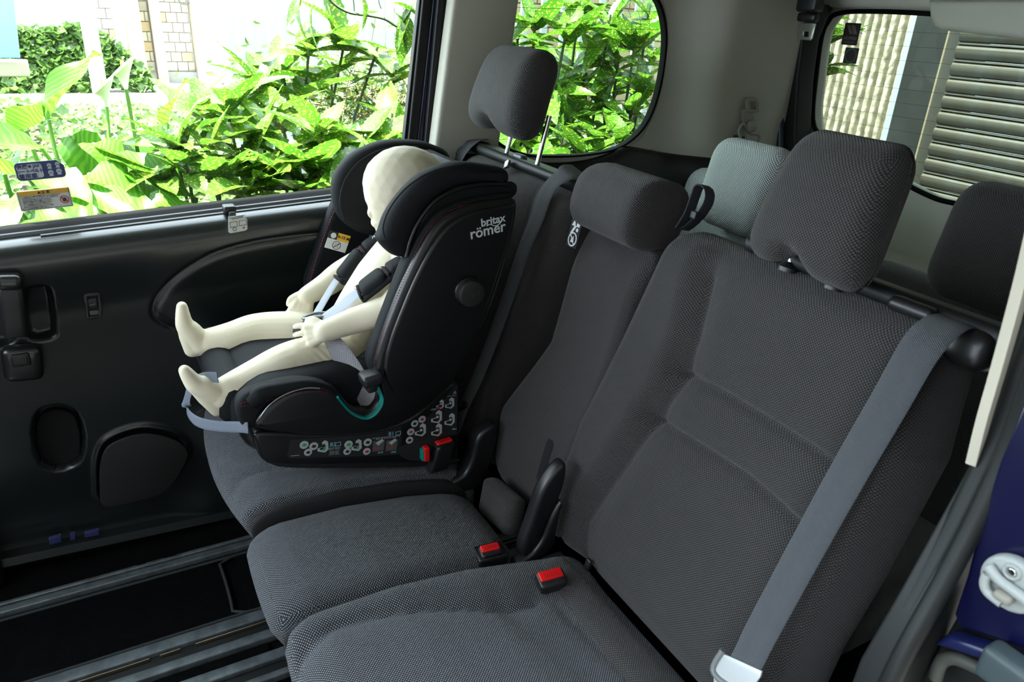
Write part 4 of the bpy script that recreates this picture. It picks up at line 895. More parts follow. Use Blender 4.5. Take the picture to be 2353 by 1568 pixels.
for px, s_ in (((967, 992), 1.3), ((1004, 962), 1.3), ((1004, 992), 1.3), ((1034, 968), 1.25), ((1034, 930), 1.1), ((1012, 932), .9)): icon(seatsh, px, prt, s=s_*.92); icon(seatsh, (px[0]-1, px[1]+1), lab, YI-.0006, s=s_*.55); icon(disc(.003, 10), (px[0]+1, px[1]-3), prt, YI-.0011, s=s_*.8)
icon([(-.012, 0), (.0, .006), (.006, -.002), (-.006, -.008)], (1008, 937), prr, YI-.0008, s=.5)
# side-impact disc
dc = onY((1078, 671), YN-.012)
plate('impact_disc', disc(.0265, 40), ((dc[0], YN-.028, dc[2]), (1, 0, 0), (0, 0, 1), N_), .024, mat('disc_plastic', (.014, .014, .014), .5, bump=(900, .5)), cs, .004)
plate('impact_disc_rim', disc(.0300, 40), ((dc[0], YN-.014, dc[2]), (1, 0, 0), (0, 0, 1), N_), .012, shellp, cs, .004)
text('raised_text', 'SICT', np.array([dc[0]+.006, YN-.029, dc[2]]), (1, 0, .1), (0, 0, 1), .011, mat('raised_grey', (.04, .04, .04), .4), cs)
# maker's lettering
wl = mat('logo_print', (.62, .66, .68), .4)
lc = onY((1133, 507), YN-.008); A = nrm(onY((1160, 500), YN)-onY((1110, 512), YN)); Bz = np.array([-A[2], 0, A[0]])
text('logo_text', 'britax', lc, A, Bz, .0215, wl, cs, bold=.0004)
lc = onY((1121, 530), YN-.008); text('logo_text', 'römer', lc, A, Bz, .0290, wl, cs, bold=.0004)
tube('logo_wave', [onY(p, YN-.0085) for p in ((1118, 520), (1126, 516), (1136, 519), (1146, 516), (1153, 508))], .0009, wl, cs, 5, 4)
# ---- winged headrest (slides on the back, moves with the seat)
hw = thing('headrest', None, None, (0, 0, 0)); hw.parent = cs; hw.location = (0, 0, 0); hw.empty_display_size = .02
hw_off = Vector(cs.location)
YH = YN+.028
wing_near = [(1174, 396), (1130, 384), (1070, 378), (1015, 390), (968, 415), (925, 460), (897, 503), (884, 538), (878, 560), (905, 590), (935, 597), (950, 575), (965, 525), (1000, 470), (1060, 435), (1120, 428), (1172, 425)]
def hp(name, px, Y, th, m, bev, n=5): return plate(name, [tuple(x) for x in crv(pY(px, Y), n)], XZ(Y), th, m, hw, bev, res=4)
hp('wing', wing_near, YH-.004, .058, neo, .024)
band = [(1175, 425), (1120, 428), (1060, 440), (1005, 475), (970, 525), (952, 575), (938, 598), (945, 590), (968, 590), (985, 550), (1020, 500), (1070, 466), (1130, 450), (1176, 446)]
hp('wing_shell', band, YH+.0, .040, shellp, .006)
tube('wing_edge', [onY(p, YH-.002) for p in ((1172, 424), (1115, 424), (1055, 434), (1000, 462), (962, 510), (942, 556), (934, 590))], .0045, shellp, hw, 8, 5)
wf_ = [(770, 440), (780, 400), (812, 362), (855, 338), (900, 326), (960, 326), (1000, 335), (1040, 360), (1040, 430), (960, 500), (900, 545), (840, 542), (800, 520), (778, 490)]
def hp2(name, px, Y, th, m, bev, n=5): return plate(name, [tuple(x) for x in crv(pY(px, Y), n)], XZ(Y), th, m, hw, bev, res=4)
hp2('wing', wf_, YF-.085, .055, neo, .024)
tube('wing_piping', [onY(p, YF-.087) for p in ((790, 505), (781, 462), (792, 415), (822, 375), (862, 350), (905, 339), (960, 337))], .0016, neo2, hw, 6, 5)
tube('wing_piping', [onY(p, YH-.005) for p in ((884, 548), (880, 520), (895, 480), (925, 440), (965, 408), (1010, 388), (1060, 378))], .0016, neo2, hw, 6, 5)
# top bridge joining the wings behind the head
brg = np.array([[onY((1172, 405), YH+.01)[0], YH+.02, onY((1172, 405), YH)[2]-.03]])
V, d, F = rbox((.036, .195, .060), (.034, .05, .045), (4, 12, 6))
yy = V[:, 1]; V = V+np.outer(-.03*np.abs(yy/.2)**2.2, [1, 0, 0])*0
A3 = (fw, (0, 1, 0), up)
hc0 = np.array([.652, 1.425, .925])
meshobj('head_bridge', hc0+V@np.array([nrm((-1, 0, .3)), (0, 1, 0), nrm((.3, 0, 1))]), [f[::-1] for f in F], neo, hw)
V, d, F = rbox((.016, .115, .060), (.015, .05, .04), (2, 10, 6))
meshobj('mesh_insert', np.array([.628, 1.420, .930])+V@np.array([nrm((-1, 0, .3)), (0, 1, 0), nrm((.3, 0, 1))]), [f[::-1] for f in F], mesh3d, hw)
# ---- harness
def padbox(nm, path, side, t0, t1, w, th, off, R, m=neo):
    P = crv(path, 12, False); d_ = np.concatenate([[0], np.cumsum(np.linalg.norm(np.diff(P, axis=0), axis=1))]); L = d_[-1]
    V, d, F = rbox((w/2, (t1-t0)*L/2, th/2), (R, R, min(R, th/2)), (4, 10, 1))
    s = (t0+t1)/2*L+V[:, 1]; at = lambda q: np.stack([np.interp(q, d_, P[:, i]) for i in range(3)], 1)
    T = at(np.minimum(s+.004, L))-at(np.maximum(s-.004, 0)); T /= np.linalg.norm(T, axis=1, keepdims=True)
    S = np.array(side)-(T@np.array(side))[:, None]*T; S /= np.linalg.norm(S, axis=1, keepdims=True); N = np.cross(T, S); N *= -np.sign(N@_f)[:, None]
    ex = np.clip(s-L, 0, None)[:, None]*T+np.clip(s, None, 0)[:, None]*T
    cup = -.35*(V[:, 0]/(w/2))**2*.012
    W = at(s)+ex+S*V[:, [0]]+N*(V[:, 2]+off+cup)[:, None]
    bm = bmesh.new(); vs = [bm.verts.new(x) for x in W]; [bm.faces.new([vs[i] for i in f]) for f in F]
    return bmobj(nm, bm, m, cs, True, 80)
def pad(nm, pts, side, w):
    padbox('pad_backing', pts, side, 0, 1.0, w, .010, -.004, .006)
    padbox(nm, pts, side, .40, .93, w*.86, .020, .002, .012); padbox(nm, pts, side, .33, .41, w*.84, .013, .001, .006)
    padbox(nm, pts, side, .0, .34, w*.86, .018, .001, .010); padbox('pad_end', pts, side, .93, .995, w*.92, .013, .0, .006)
HL = [onY(p, 1.505) for p in ((875, 548), (845, 562), (815, 585), (785, 620), (762, 652))]
HL = [onY(p, y) for p, y in (((878, 545), 1.48), ((850, 560), 1.487), ((822, 585), 1.49), ((798, 615), 1.49), ((774, 645), 1.488))]
sd1 = nrm((.25, -1, .15))
pad('shoulder_pad', HL, sd1, .046)
HR = [onY(p, y) for p, y in (((928, 598), 1.335), ((905, 612), 1.335), ((876, 632), 1.337), ((846, 655), 1.345), ((822, 674), 1.352))]
sd2 = nrm((.25, -1, .15))
pad('shoulder_pad', HR, sd2, .058)
0 and ribbon('pad_collar', [HL[-1]-nrm(HL[-1]-HL[-2])*.008, HL[-1]+nrm(HL[-1]-HL[-2])*.006], sd1, .046, .010, neo2, cs, 3)
0 and ribbon('pad_collar', [HR[-1]-nrm(HR[-1]-HR[-2])*.012, HR[-1]+nrm(HR[-1]-HR[-2])*.008], sd2, .056, .014, neo2, cs, 3)
for Hh, sdd, ww, tt_ in ((HL, sd1, .016, .0105), (HR, sd2, .020, .0105)):
    Hh = [np.array(q) for q in Hh]; T = nrm(Hh[-1]-Hh[0]); s_ = nrm(sdd-(sdd@T)*T); nn_ = np.cross(T, s_)
    if nn_@_f > 0: nn_ = -nn_
    for q in (Hh[1]*.7+Hh[2]*.3, Hh[1]*.3+Hh[2]*.7, Hh[-1]-T*.004):
        stitches('red_stitching', [q-s_*ww+nn_*(tt_-.006), q-s_*ww*.5+nn_*tt_, q+nn_*(tt_+.0015)+T*.003, q+s_*ww*.5+nn_*tt_, q+s_*ww+nn_*(tt_-.006)], redst, cs, .0008, .003, .0018)
tl = HL[0]*.55+HL[1]*.45; T = nrm(HL[0]-HL[2]); s_ = nrm(sd1-(sd1@T)*T); nn_ = np.cross(T, s_); nn_ = -nn_ if nn_@_f > 0 else nn_
text('logo_text', 'römer', tl+nn_*.0105, T if (T@_r) > 0 else -T, np.cross(nn_, T) if np.cross(nn_, T)[2] > 0 else -np.cross(nn_, T), .017, wl, cs, bold=.0003)
BK = onY((722, 738), 1.425)
ribbon('harness_strap', [HL[-1]-nrm(HL[-1]-HL[-2])*.02, HL[-1]+nrm(HL[-1]-HL[-2])*.01, onY((745, 690), 1.47), onY((727, 722), 1.445), BK], sd1, [.026, .026, .026, .024, .018], .0018, strapg, cs, 6)
ribbon('harness_strap', [HR[-1]-nrm(HR[-1]-HR[-2])*.02, HR[-1]+nrm(HR[-1]-HR[-2])*.01, onY((785, 703), 1.375), onY((752, 728), 1.40), BK+np.array([.012, -.01, .0])], sd2, [.032, .032, .032, .030, .022], .0018, strapg, cs, 6)
boxw('harness_buckle', BK+np.array([-.002, 0, -.006]), (.024, .020, .011), .008, gloss, cs, axes=(nrm((1, -.5, .3)), nrm((.5, 1, 0)), nrm((-.3, 0, 1))))
tube('buckle_rim', [BK+np.array(q) for q in ((-.020, .012, .004), (.0, -.004, .010), (.026, -.014, .013), (.030, .004, .012), (.006, .016, .010))], .003, mat('buckle_grey', (.25, .26, .26), .25, metal=.5), cs, 8, 5, True)
boxw('crotch_pad', onY((700, 775), 1.425)+np.array([0, 0, -.012]), (.016, .026, .036), .015, neo2, cs, axes=(nrm((1, 0, .25)), (0, 1, 0), nrm((-.25, 0, 1))))
LP = [onY(p, y) for p, y in (((744, 778), 1.345), ((772, 800), 1.315), ((802, 842), 1.285), ((830, 888), 1.255), ((850, 922), 1.232), ((860, 940), 1.21))]
ribbon('lap_strap', LP, nrm((.75, -.5, .45)), [.038, .042, .045, .045, .045, .042], .0016, lapw, cs, 8)
# adjuster strap looping over the front edge
ribbon('adjuster_strap', [onY(p, y) for p, y in (((500, 868), 1.30), ((470, 868), 1.33), ((442, 885), 1.36), ((430, 920), 1.38), ((432, 948), 1.37), ((455, 970), 1.32), ((500, 980), 1.27), ((545, 982), 1.225), ((570, 984), 1.20))], [nrm((0, .3, 1))]*5+[nrm((.2, .2, 1))]*4, .020, .0016, weave('adjuster_web', (.12, .14, .19), (.17, .20, .25), .003, -.6, .6) , cs, 8)
# age sticker on the far inner side
ag = thing('age_sticker', None, None, (0, 0, 0)); ag.parent = cs; ag.location = (0, 0, 0)
q0 = onY((776, 556), YF-.062); A = nrm(onY((802, 541), YF-.062)-onY((768, 530), YF-.062)); A = np.array([.92, 0, -.36]); A = nrm(onY((797, 583), YF-.06)-onY((750, 570), YF-.06)); Bq = nrm(onY((766, 532), YF-.06)-onY((750, 570), YF-.06)); Bq = nrm(Bq-(Bq@A)*A)
sw = np.linalg.norm(onY((797, 583), YF-.06)-onY((750, 570), YF-.06)); shh = np.linalg.norm(onY((766, 532), YF-.06)-onY((750, 570), YF-.06))
plate('sheet', [(-sw/2, -shh*.5), (sw/2, -shh*.5), (sw/2, shh*.08), (-sw/2, shh*.08)], (q0, A, Bq, N_), .001, mat('label_white', (.62, .63, .66), .5), ag)
plate('orange_panel', [(-sw*.08, shh*.08), (sw/2, shh*.08), (sw/2, shh*.5), (-sw*.08, shh*.5)], (q0, A, Bq, N_), .001, mat('label_orange', (.75, .42, .01), .5), ag)
plate('black_panel', [(-sw/2, shh*.08), (-sw*.08, shh*.08), (-sw*.08, shh*.5), (-sw/2, shh*.5)], (q0, A, Bq, N_), .001, lab, ag)
plate('baby_icon', disc(sw*.13, 10), (q0-A*sw*.28+Bq*shh*.28+N_*.0006, A, Bq, N_), .0005, wl, ag)
text('printed_text', '0-15 M', q0+A*sw*.21+Bq*shh*.29+N_*.0006, A, Bq, shh*.24, ink, ag, bold=.0002)
plate('ring', disc(sw*.20, 20), (q0-Bq*shh*.21+N_*.0006, A, Bq, N_), .0005, ink, ag, holes=[disc(sw*.175, 20)])
tube('bar', [q0-Bq*shh*.21+(A+Bq)*sw*.13+N_*.001, q0-Bq*shh*.21-(A+Bq)*sw*.13+N_*.001], .0006, ink, ag, 4, 2)
frameline('seat_icon', q0-Bq*shh*.21+N_*.0007, A, Bq, sw*.08, sw*.09, .0005, ink, ag)

# ================================================================== MANNEQUIN
mq = thing('child_mannequin', 'cream fabric child-sized mannequin strapped sitting in the child seat', 'mannequin', (.45, 1.42, .56))
fabm = mat('cream_fabric', (.84, .765, .575), .65, bump=(1500, .25), sheen=.2)
SPH = []
def blob(c, r): SPH.append((np.array(c, float), r if hasattr(r, '__len__') else (r, r, r)))
def chain(pts, rs, n=8, sc=(1, 1, 1)):
    P = crv(pts, n, False); R = np.interp(np.linspace(0, len(rs)-1, len(P)), range(len(rs)), rs)
    for p, r in zip(P, R): blob(p, (r*sc[0], r*sc[1], r*sc[2]))
Yc = 1.425
# head
h0 = onY((930, 425), Yc)
blob(onY((931, 420), Yc), (.088, .071, .074)); blob(onY((944, 426), Yc), (.082, .068, .071)); blob(onY((922, 436), Yc), (.078, .067, .072))
chain([onY((898, 425), Yc), onY((890, 470), Yc), onY((896, 510), Yc), onY((902, 530), Yc)], [.045, .040, .034, .026], sc=(1, 1.05, 1))
blob(onY((858, 488), Yc), (.013, .010, .014)); blob(onY((868, 462), Yc), (.016, .018, .014)); blob(onY((868, 512), Yc), (.014, .018, .011)); blob(onY((882, 536), Yc), (.016, .02, .014))
for q in (-1, 1): blob(onY((935, 470), Yc)+np.array([0, q*.060, 0]), (.012, .007, .017))
# neck + torso
neck = onY((925, 545), Yc); chain([onY((925, 510), Yc), neck, (.545, Yc, .80)], [.032, .030, .036], 5)
chain([(.540, Yc, .795), onY((878, 645), Yc), onY((838, 712), Yc), onY((808, 770), Yc), onY((800, 815), Yc)], [.048, .057, .058, .058, .055], 14, (1, 1.26, 1))
for q in (-1, 1): chain([(.545, Yc, .80), (.540, Yc+q*.050, .795), (.535, Yc+q*.085, .780)], [.036, .036, .034], 4)
# legs
def leg(hip, knee, mid, ank, heel, ball, toe, r):
    chain([hip, .5*(np.array(hip)+knee)+np.array([0, 0, .006]), knee, mid, ank], r, 16)
    chain([ank, heel], [.024, .0165], 6); chain([ank, .4*np.array(ank)+.6*np.array(ball), ball, toe], [.024, .0215, .0175, .0105], 6, (1, 1.15, 1)); chain([heel, .5*np.array(heel)+.5*np.array(ball), ball], [.0165, .018, .016], 6)
Yf, Yn = 1.505, 1.325
leg((.430, Yc+.045, .592), onY((600, 762), Yf), onY((530, 778), Yf), onY((462, 790), Yf+.01), onY((442, 803), Yf+.01), onY((424, 745), Yf+.01), onY((418, 705), Yf+.01), [.050, .048, .040, .034, .026])
leg((.430, Yc-.045, .583), onY((668, 834), Yn+.02), onY((590, 868), Yn+.01), onY((512, 905), Yn), onY((501, 938), Yn), onY((448, 882), Yn-.005), onY((424, 852), Yn-.005), [.050, .052, .042, .036, .029])
# arms
def arm(pts, r): chain(pts, r, 16)
def hand(w_, dirv, palm_n, thumb_side, ln=.050, k=1.0):
    """palm plus five unequal bent fingers; dirv = along the hand, palm_n = out of the back of the hand"""
    dirv = nrm(dirv); palm_n = nrm(palm_n-(palm_n@dirv)*dirv); sdv = nrm(np.cross(dirv, palm_n))*thumb_side
    for t in np.linspace(0, 1, 7):
        for s in (-1, -.33, .33, 1): blob(w_+dirv*ln*.62*t+sdv*s*.0135*k*(.55+.45*t), (.0080*k,)*3)
    for i, (s, L) in enumerate(zip((1.05, .35, -.35, -1.05), (.82, .95, .88, .68))):
        b = w_+dirv*ln*.60+sdv*s*.0150*k; L = L*ln*.78
        p1 = b+dirv*L*.45-palm_n*.001+sdv*s*.0035; p2 = p1+nrm(dirv-palm_n*.40+sdv*s*.10)*L*.33; p3 = p2+nrm(dirv-palm_n*.9)*L*.26
        chain([b, p1, p2, p3], [.0058*k, .0049*k, .0045*k, .0037*k], 6)
    tb = w_+dirv*ln*.12+sdv*.014*k; t1 = tb+nrm(dirv+sdv*.9-palm_n*.2)*ln*.34; t2 = t1+nrm(dirv*1.2+sdv*.1-palm_n*.5)*ln*.26
    chain([tb, t1, t2], [.0075*k, .0062*k, .0050*k], 6)
wF = onY((704, 680), 1.515); wN = onY((746, 762), 1.325)
arm([(.535, Yc+.088, .775), onY((788, 628), 1.535), onY((748, 656), 1.53), wF], [.033, .030, .026, .019])
hand(wF, onY((688, 722), 1.505)-wF, np.array([-.35, -.9, .2]), 1, .050, 1.18)
arm([(.535, Yc-.088, .775), onY((905, 705), 1.30), onY((878, 718), 1.305), onY((812, 738), 1.32), wN], [.033, .031, .030, .026, .021])
hand(wN, onY((702, 773), 1.345)-wN, np.array([-.15, -.8, .4]), 1, .052, 1.2)
# hip folds in the cloth
for k_ in range(5):
    a = onY((745+k_*14, 812+k_*5), 1.300-.004*k_); b = onY((770+k_*12, 850+k_*6), 1.292)
bm = bmesh.new()
tmpl = bmesh.new(); bmesh.ops.create_icosphere(tmpl, subdivisions=3, radius=1); tv = np.array([v.co[:] for v in tmpl.verts]); tf = [[v.index for v in f.verts] for f in tmpl.faces]; tmpl.free(); bm.free()
VV = []; FF = []; o_ = 0
for c, r in SPH: VV.append(tv*np.array(r)+c); FF += [[i+o_ for i in f] for f in tf]; o_ += len(tv)
me = bpy.data.meshes.new('tmp'); me.from_pydata(np.vstack(VV).tolist(), [], FF); to = bpy.data.objects.new('tmp', me); C.objects.link(to)
rm = to.modifiers.new('r', 'REMESH'); rm.mode = 'VOXEL'; rm.voxel_size = .0019
sm = to.modifiers.new('s', 'SMOOTH'); sm.factor = .5; sm.iterations = 9
dg = bpy.context.evaluated_depsgraph_get(); m2 = bpy.data.meshes.new_from_object(to.evaluated_get(dg))
v = np.array([x.co[:] for x in m2.vertices]); nv = np.array([x.normal[:] for x in m2.vertices]); f = [list(p.vertices) for p in m2.polygons]
bpy.data.objects.remove(to); bpy.data.meshes.remove(m2); bpy.data.meshes.remove(me)
# cloth creases fanning from the hips and behind the knees
def creases(v, nv, c, axis, spread, amp, freq, rad):
    axis = nrm(axis); d = v-c; g = np.exp(-(np.linalg.norm(d, axis=1)/rad)**2); s = d@nrm(spread)
    return v+nv*(amp*g*np.sin(s*freq+2.0*(d@axis)/rad))[:, None]
v = creases(v, nv, onY((790, 850), 1.30), (1, 0, -.4), (1, 0, .9), .0016, 520, .045)
v = creases(v, nv, onY((700, 870), 1.32), (1, 0, 0), (1, 0, .3), .0010, 480, .03)
meshobj('body', v, f, fabm, mq)
# seams sewn round the ankles
# ================================================================== OUTSIDE
gm = mat('asphalt', (.06, .06, .06), .9, bump=(80, .6), vary=8)
pave = mat('pale_paving', (.55, .53, .48), .8, vary=3)
soil = mat('soil', (.035, .025, .015), .95, bump=(60, 1), vary=10)
tag(slab('ground', -14, 14, -12, 2.02, -.60, -.42, gm), 'asphalt street beside and below the van', kind='structure')
tag(slab('garden_bed', -6, 7, 2.02, 8.6, -.60, .10, soil), 'planted bed of soil under the ivy', kind='structure')
tag(slab('pavement', -14, 14, 8.6, 16, -.60, .30, pave), 'sunlit pale paving beyond the garden bed', kind='structure')
tag(slab('shade_wall', -9, 9, -2.3, -2.1, -.42, 4.6, mat('shade_wall', (.09, .088, .085), .9)), 'unseen plain wall added on the near side to cut the light', kind='structure')  # out of view, added to block light from the near side
# front row seats and bulkhead, outside the frame, that shade the foot well
fs = thing('wall_front', 'front of the cabin with the backs of the front row seats', None, (-1.1, 1, 0), kind='structure')
slab('dashboard', -1.9, -1.6, .15, 1.80, -.05, .85, rubber, fs, .03)
for yc in (.62, 1.40):
    slab('front_seat_back', -1.12, -.98, yc-.25, yc+.25, .10, .84, cloth_b, fs, .05, (3, 6, 8))
    slab('front_seat_cushion', -1.55, -1.10, yc-.25, yc+.25, .10, .36, cloth_b, fs, .05, (3, 3, 3))
    slab('front_headrest', -1.13, -1.03, yc-.12, yc+.12, .88, 1.05, cloth_b, fs, .04, (2, 3, 3))

def leafmat(name, c1, c2, spots=None, tr=.45, rough=.35, scale=60):
    m = bpy.data.materials.new(name); m.use_nodes = True; nt = m.node_tree; b = nt.nodes['Principled BSDF']; out = nt.nodes['Material Output']
    b.inputs['Roughness'].default_value = rough; b.inputs['Specular IOR Level'].default_value = .5
    tc = nt.nodes.new('ShaderNodeTexCoord'); n = nt.nodes.new('ShaderNodeTexNoise'); n.inputs['Scale'].default_value = scale; n.inputs['Detail'].default_value = 4; n.inputs['Roughness'].default_value = .6
    nt.links.new(tc.outputs['Object'], n.inputs['Vector'])
    r = nt.nodes.new('ShaderNodeValToRGB'); e = r.color_ramp.elements; e[0].color = (*c1, 1); e[1].color = (*c2, 1)
    e[0].position, e[1].position = spots if spots else (.3, .7)
    nt.links.new(n.outputs['Fac'], r.inputs[0]); 
    oi = nt.nodes.new('ShaderNodeObjectInfo'); hs = nt.nodes.new('ShaderNodeHueSaturation'); mr = nt.nodes.new('ShaderNodeMapRange')
    mr.inputs['To Min'].default_value = .65; mr.inputs['To Max'].default_value = 1.25; nt.links.new(oi.outputs['Random'], mr.inputs['Value']); nt.links.new(mr.outputs[0], hs.inputs['Value'])
    nt.links.new(r.outputs[0], hs.inputs['Color']); nt.links.new(hs.outputs[0], b.inputs['Base Color'])
    t = nt.nodes.new('ShaderNodeBsdfTranslucent'); nt.links.new(hs.outputs[0], t.inputs[0])
    mx = nt.nodes.new('ShaderNodeMixShader'); mx.inputs[0].default_value = tr
    nt.links.new(b.outputs[0], mx.inputs[1]); nt.links.new(t.outputs[0], mx.inputs[2]); nt.links.new(mx.outputs[0], out.inputs[0])
    wv = nt.nodes.new('ShaderNodeBump'); wv.inputs['Strength'].default_value = .3; wv.inputs['Distance'].default_value = .003; nt.links.new(n.outputs['Fac'], wv.inputs['Height']); nt.links.new(wv.outputs[0], b.inputs['Normal'])
    return m
auc = leafmat('aucuba_leaf', (.050, .150, .012), (.42, .46, .06), (.57, .63), .38, .25, 22)
callam = leafmat('calla_leaf', (.058, .20, .014), (.10, .28, .02), None, .5, .35, 5)
ivym = leafmat('ivy_leaf', (.050, .13, .022), (.14, .26, .06), None, .35, .28, 14)
barkm = mat('green_bark', (.05, .07, .03), .8, bump=(100, .5)); twigm = mat('dry_twig', (.30, .22, .10), .9)
stemm = leafmat('calla_stem', (.16, .36, .05), (.20, .42, .08), None, .2, .4)
def leafmesh(name, L, W, prof, nl=10, fold=.18, droop=.5, serr=0.0, wav=0.0, m=None, seed=0):
    """leaf along +X: midrib folded, blade curving down; prof(t) -> half width 0..1"""
    rg = random.Random(seed); V = []; F = []
    ts = np.linspace(0, 1, nl+1)
    for i, t in enumerate(ts):
        hw_ = W/2*prof(t)*(1+(serr if i % 2 else -serr)); zc_ = -droop*L*t*t*.5
        for s in (-1, -.5, 0, .5, 1):
            V.append((L*t+(abs(s)*.0), s*hw_, zc_+abs(s)*hw_*fold*2+wav*W*math.sin(t*7+s*2+seed)*abs(s)))
    for i in range(nl):
        for j in range(4): F.append((i*5+j, (i+1)*5+j, (i+1)*5+j+1, i*5+j+1))
    me = bpy.data.meshes.new(name); me.from_pydata(V, [], F); me.update(); me.polygons.foreach_set('use_smooth', [True]*len(F)); me.materials.append(m); return me
ell = lambda t: math.sin(math.pi*min(1, max(0, t))**.80)**.85+.02
arrow = lambda t: (.55+.45*math.sin(math.pi*(t+.15)/1.15*1.0)) * (1-t)**.55 * 1.05 if t > .02 else .45
AL = [leafmesh('leaf', 1, .31, ell, 22, .16, d_, .055, .03, auc, i) for i, d_ in enumerate((.3, .6, .9, .15))]
CL = [leafmesh('leaf', 1, .62, arrow, 12, .22, d_, 0, .12, callam, i) for i, d_ in enumerate((.5, .9, .3))]
def orient(d, roll=0.0, upv=Vector((0, 0, 1))):
    d = Vector(d).normalized(); s = upv.cross(d)
    if s.length < .05: s = Vector((0, 1, 0))
    s.normalize(); n = d.cross(s); q = Matrix((d, s, n)).transposed().to_quaternion()
    return q @ __import__('mathutils').Quaternion((1, 0, 0), roll)
def put(me, parent, loc, d, size, roll=0.0, name='leaf', wscale=1.0):
    o = bpy.data.objects.new(name, me); C.objects.link(o); o.parent = parent
    o.location = Vector(loc)-parent.location; o.rotation_mode = 'QUATERNION'; o.rotation_quaternion = orient(d, roll); o.scale = (size, size*wscale, size); return o
rnd = random.Random(11)
def whorl(parent, tip, n, L, axis=(0, 0, 1), spread=1.0):
    ax = Vector(axis).normalized(); a = ax.orthogonal().normalized(); b = ax.cross(a); ph = rnd.random()*6.28
    for i in range(n):
        t = ph+i*2.4; el = rnd.uniform(-.1, .75)+(.5 if i >= n-2 else 0)
        d = (a*math.cos(t)+b*math.sin(t))*math.cos(el)*spread+ax*math.sin(el)
        put(rnd.choice(AL), parent, Vector(tip)-ax*.012*i*0.6, d, L*rnd.uniform(.8, 1.35), rnd.uniform(-.5, .5), wscale=rnd.uniform(.95, 1.35))
def shrub(label, base, tips, L=.15, nl=8, group='variegated shrubs outside the van'):
    t = thing('aucuba_shrub', label, 'shrub', base, group)
    bm = bmesh.new(); base = np.array(base)
    for tip in tips:
        tip = np.array(tip); mid = base*.45+tip*.55+np.array([rnd.uniform(-.06, .06), rnd.uniform(-.05, .05), -.08]); lo = base+np.array([rnd.uniform(-.05, .05), rnd.uniform(-.05, .05), 0])
        sweep_bm(bm, crv([lo, lo*.7+mid*.3+np.array([0, 0, .05]), mid, tip-np.array([0, 0, .02]), tip], 4, False), [.009, .0035], 6)
    bmobj('stem', bm, barkm, t)
    for tip in tips: whorl(t, tip, nl, L*rnd.uniform(.85, 1.15), (rnd.uniform(-.3, .2), rnd.uniform(-.5, .1), 1))
    return t
P_ = lambda p, y: tuple(onY(p, y))
shrub('spotted shrub with a large leaf rosette just left of the far door pillar', (.88, 2.6, .1), [P_(p, y) for p, y in (((735, 285), 2.45), ((840, 320), 2.4), ((900, 270), 2.6), ((800, 385), 2.35), ((880, 390), 2.35), ((930, 330), 2.5), ((720, 370), 2.4), ((870, 440), 2.3), ((780, 300), 2.7))], .185, 8)
shrub('tall pale spotted shrub rising in front of the white slat fence', (.72, 3.0, .1), [P_(p, y) for p, y in (((708, 110), 2.9), ((790, 90), 3.0), ((650, 160), 3.0), ((860, 120), 3.0), ((595, 185), 2.9), ((905, 170), 3.0), ((760, 160), 3.1), ((680, 215), 2.9))], .20, 7)
shrub('spotted shrub in the middle of the door window behind the child seat', (.55, 2.6, .1), [P_(p, y) for p, y in (((600, 290), 2.6), ((520, 235), 2.7), ((640, 340), 2.5), ((560, 350), 2.5), ((680, 420), 2.35), ((610, 400), 2.4), ((740, 430), 2.35), ((560, 430), 2.3), ((650, 280), 2.75))], .18, 8)
shrub('low spotted shrub next to the broad-leaved plants above the door sill', (.33, 2.5, .1), [P_(p, y) for p, y in (((470, 330), 2.45), ((430, 380), 2.35), ((500, 400), 2.35), ((400, 330), 2.5), ((520, 300), 2.6), ((370, 395), 2.4), ((460, 250), 2.9))], .165, 7)
shrub('spotted shrub filling the left part of the quarter window', (1.45, 2.5, .1), [P_(p, y) for p, y in (((1190, 90), 2.6), ((1230, 40), 2.6), ((1300, 70), 2.5), ((1260, 200), 2.5), ((1300, 270), 2.4), ((1200, 300), 2.4), ((1280, 340), 2.3), ((1340, 180), 2.6), ((1180, 340), 2.3), ((1330, 20), 2.7))], .17, 9)
shrub('dense spotted shrub filling the right part of the quarter window', (1.9, 2.5, .1), [P_(p, y) for p, y in (((1400, 50), 2.5), ((1460, 90), 2.4), ((1420, 140), 2.5), ((1480, 180), 2.4), ((1390, 230), 2.4), ((1450, 250), 2.35), ((1370, 300), 2.3), ((1430, 320), 2.2), ((1490, 30), 2.5), ((1380, 110), 2.7), ((1350, 350), 2.2))], .17, 9)
shrub('spotted shrub behind the others seen low in the quarter window', (1.7, 3.1, .1), [P_(p, y) for p, y in (((1250, 120), 3.1), ((1350, 250), 3.0), ((1230, 260), 3.0), ((1420, 200), 3.1), ((1470, 300), 3.0), ((1300, 160), 3.2), ((1440, 80), 3.2), ((1330, 320), 2.8), ((1210, 200), 3.2), ((1500, 120), 3.1))], .18, 8)
shrub('spotted shrub peeking into the left edge of the rear window', (2.6, 2.3, .1), [tuple(onX(p, 2.7)) for p in ((1895, 70), (1890, 150), (1880, 40), (1860, 110))], .17, 8)
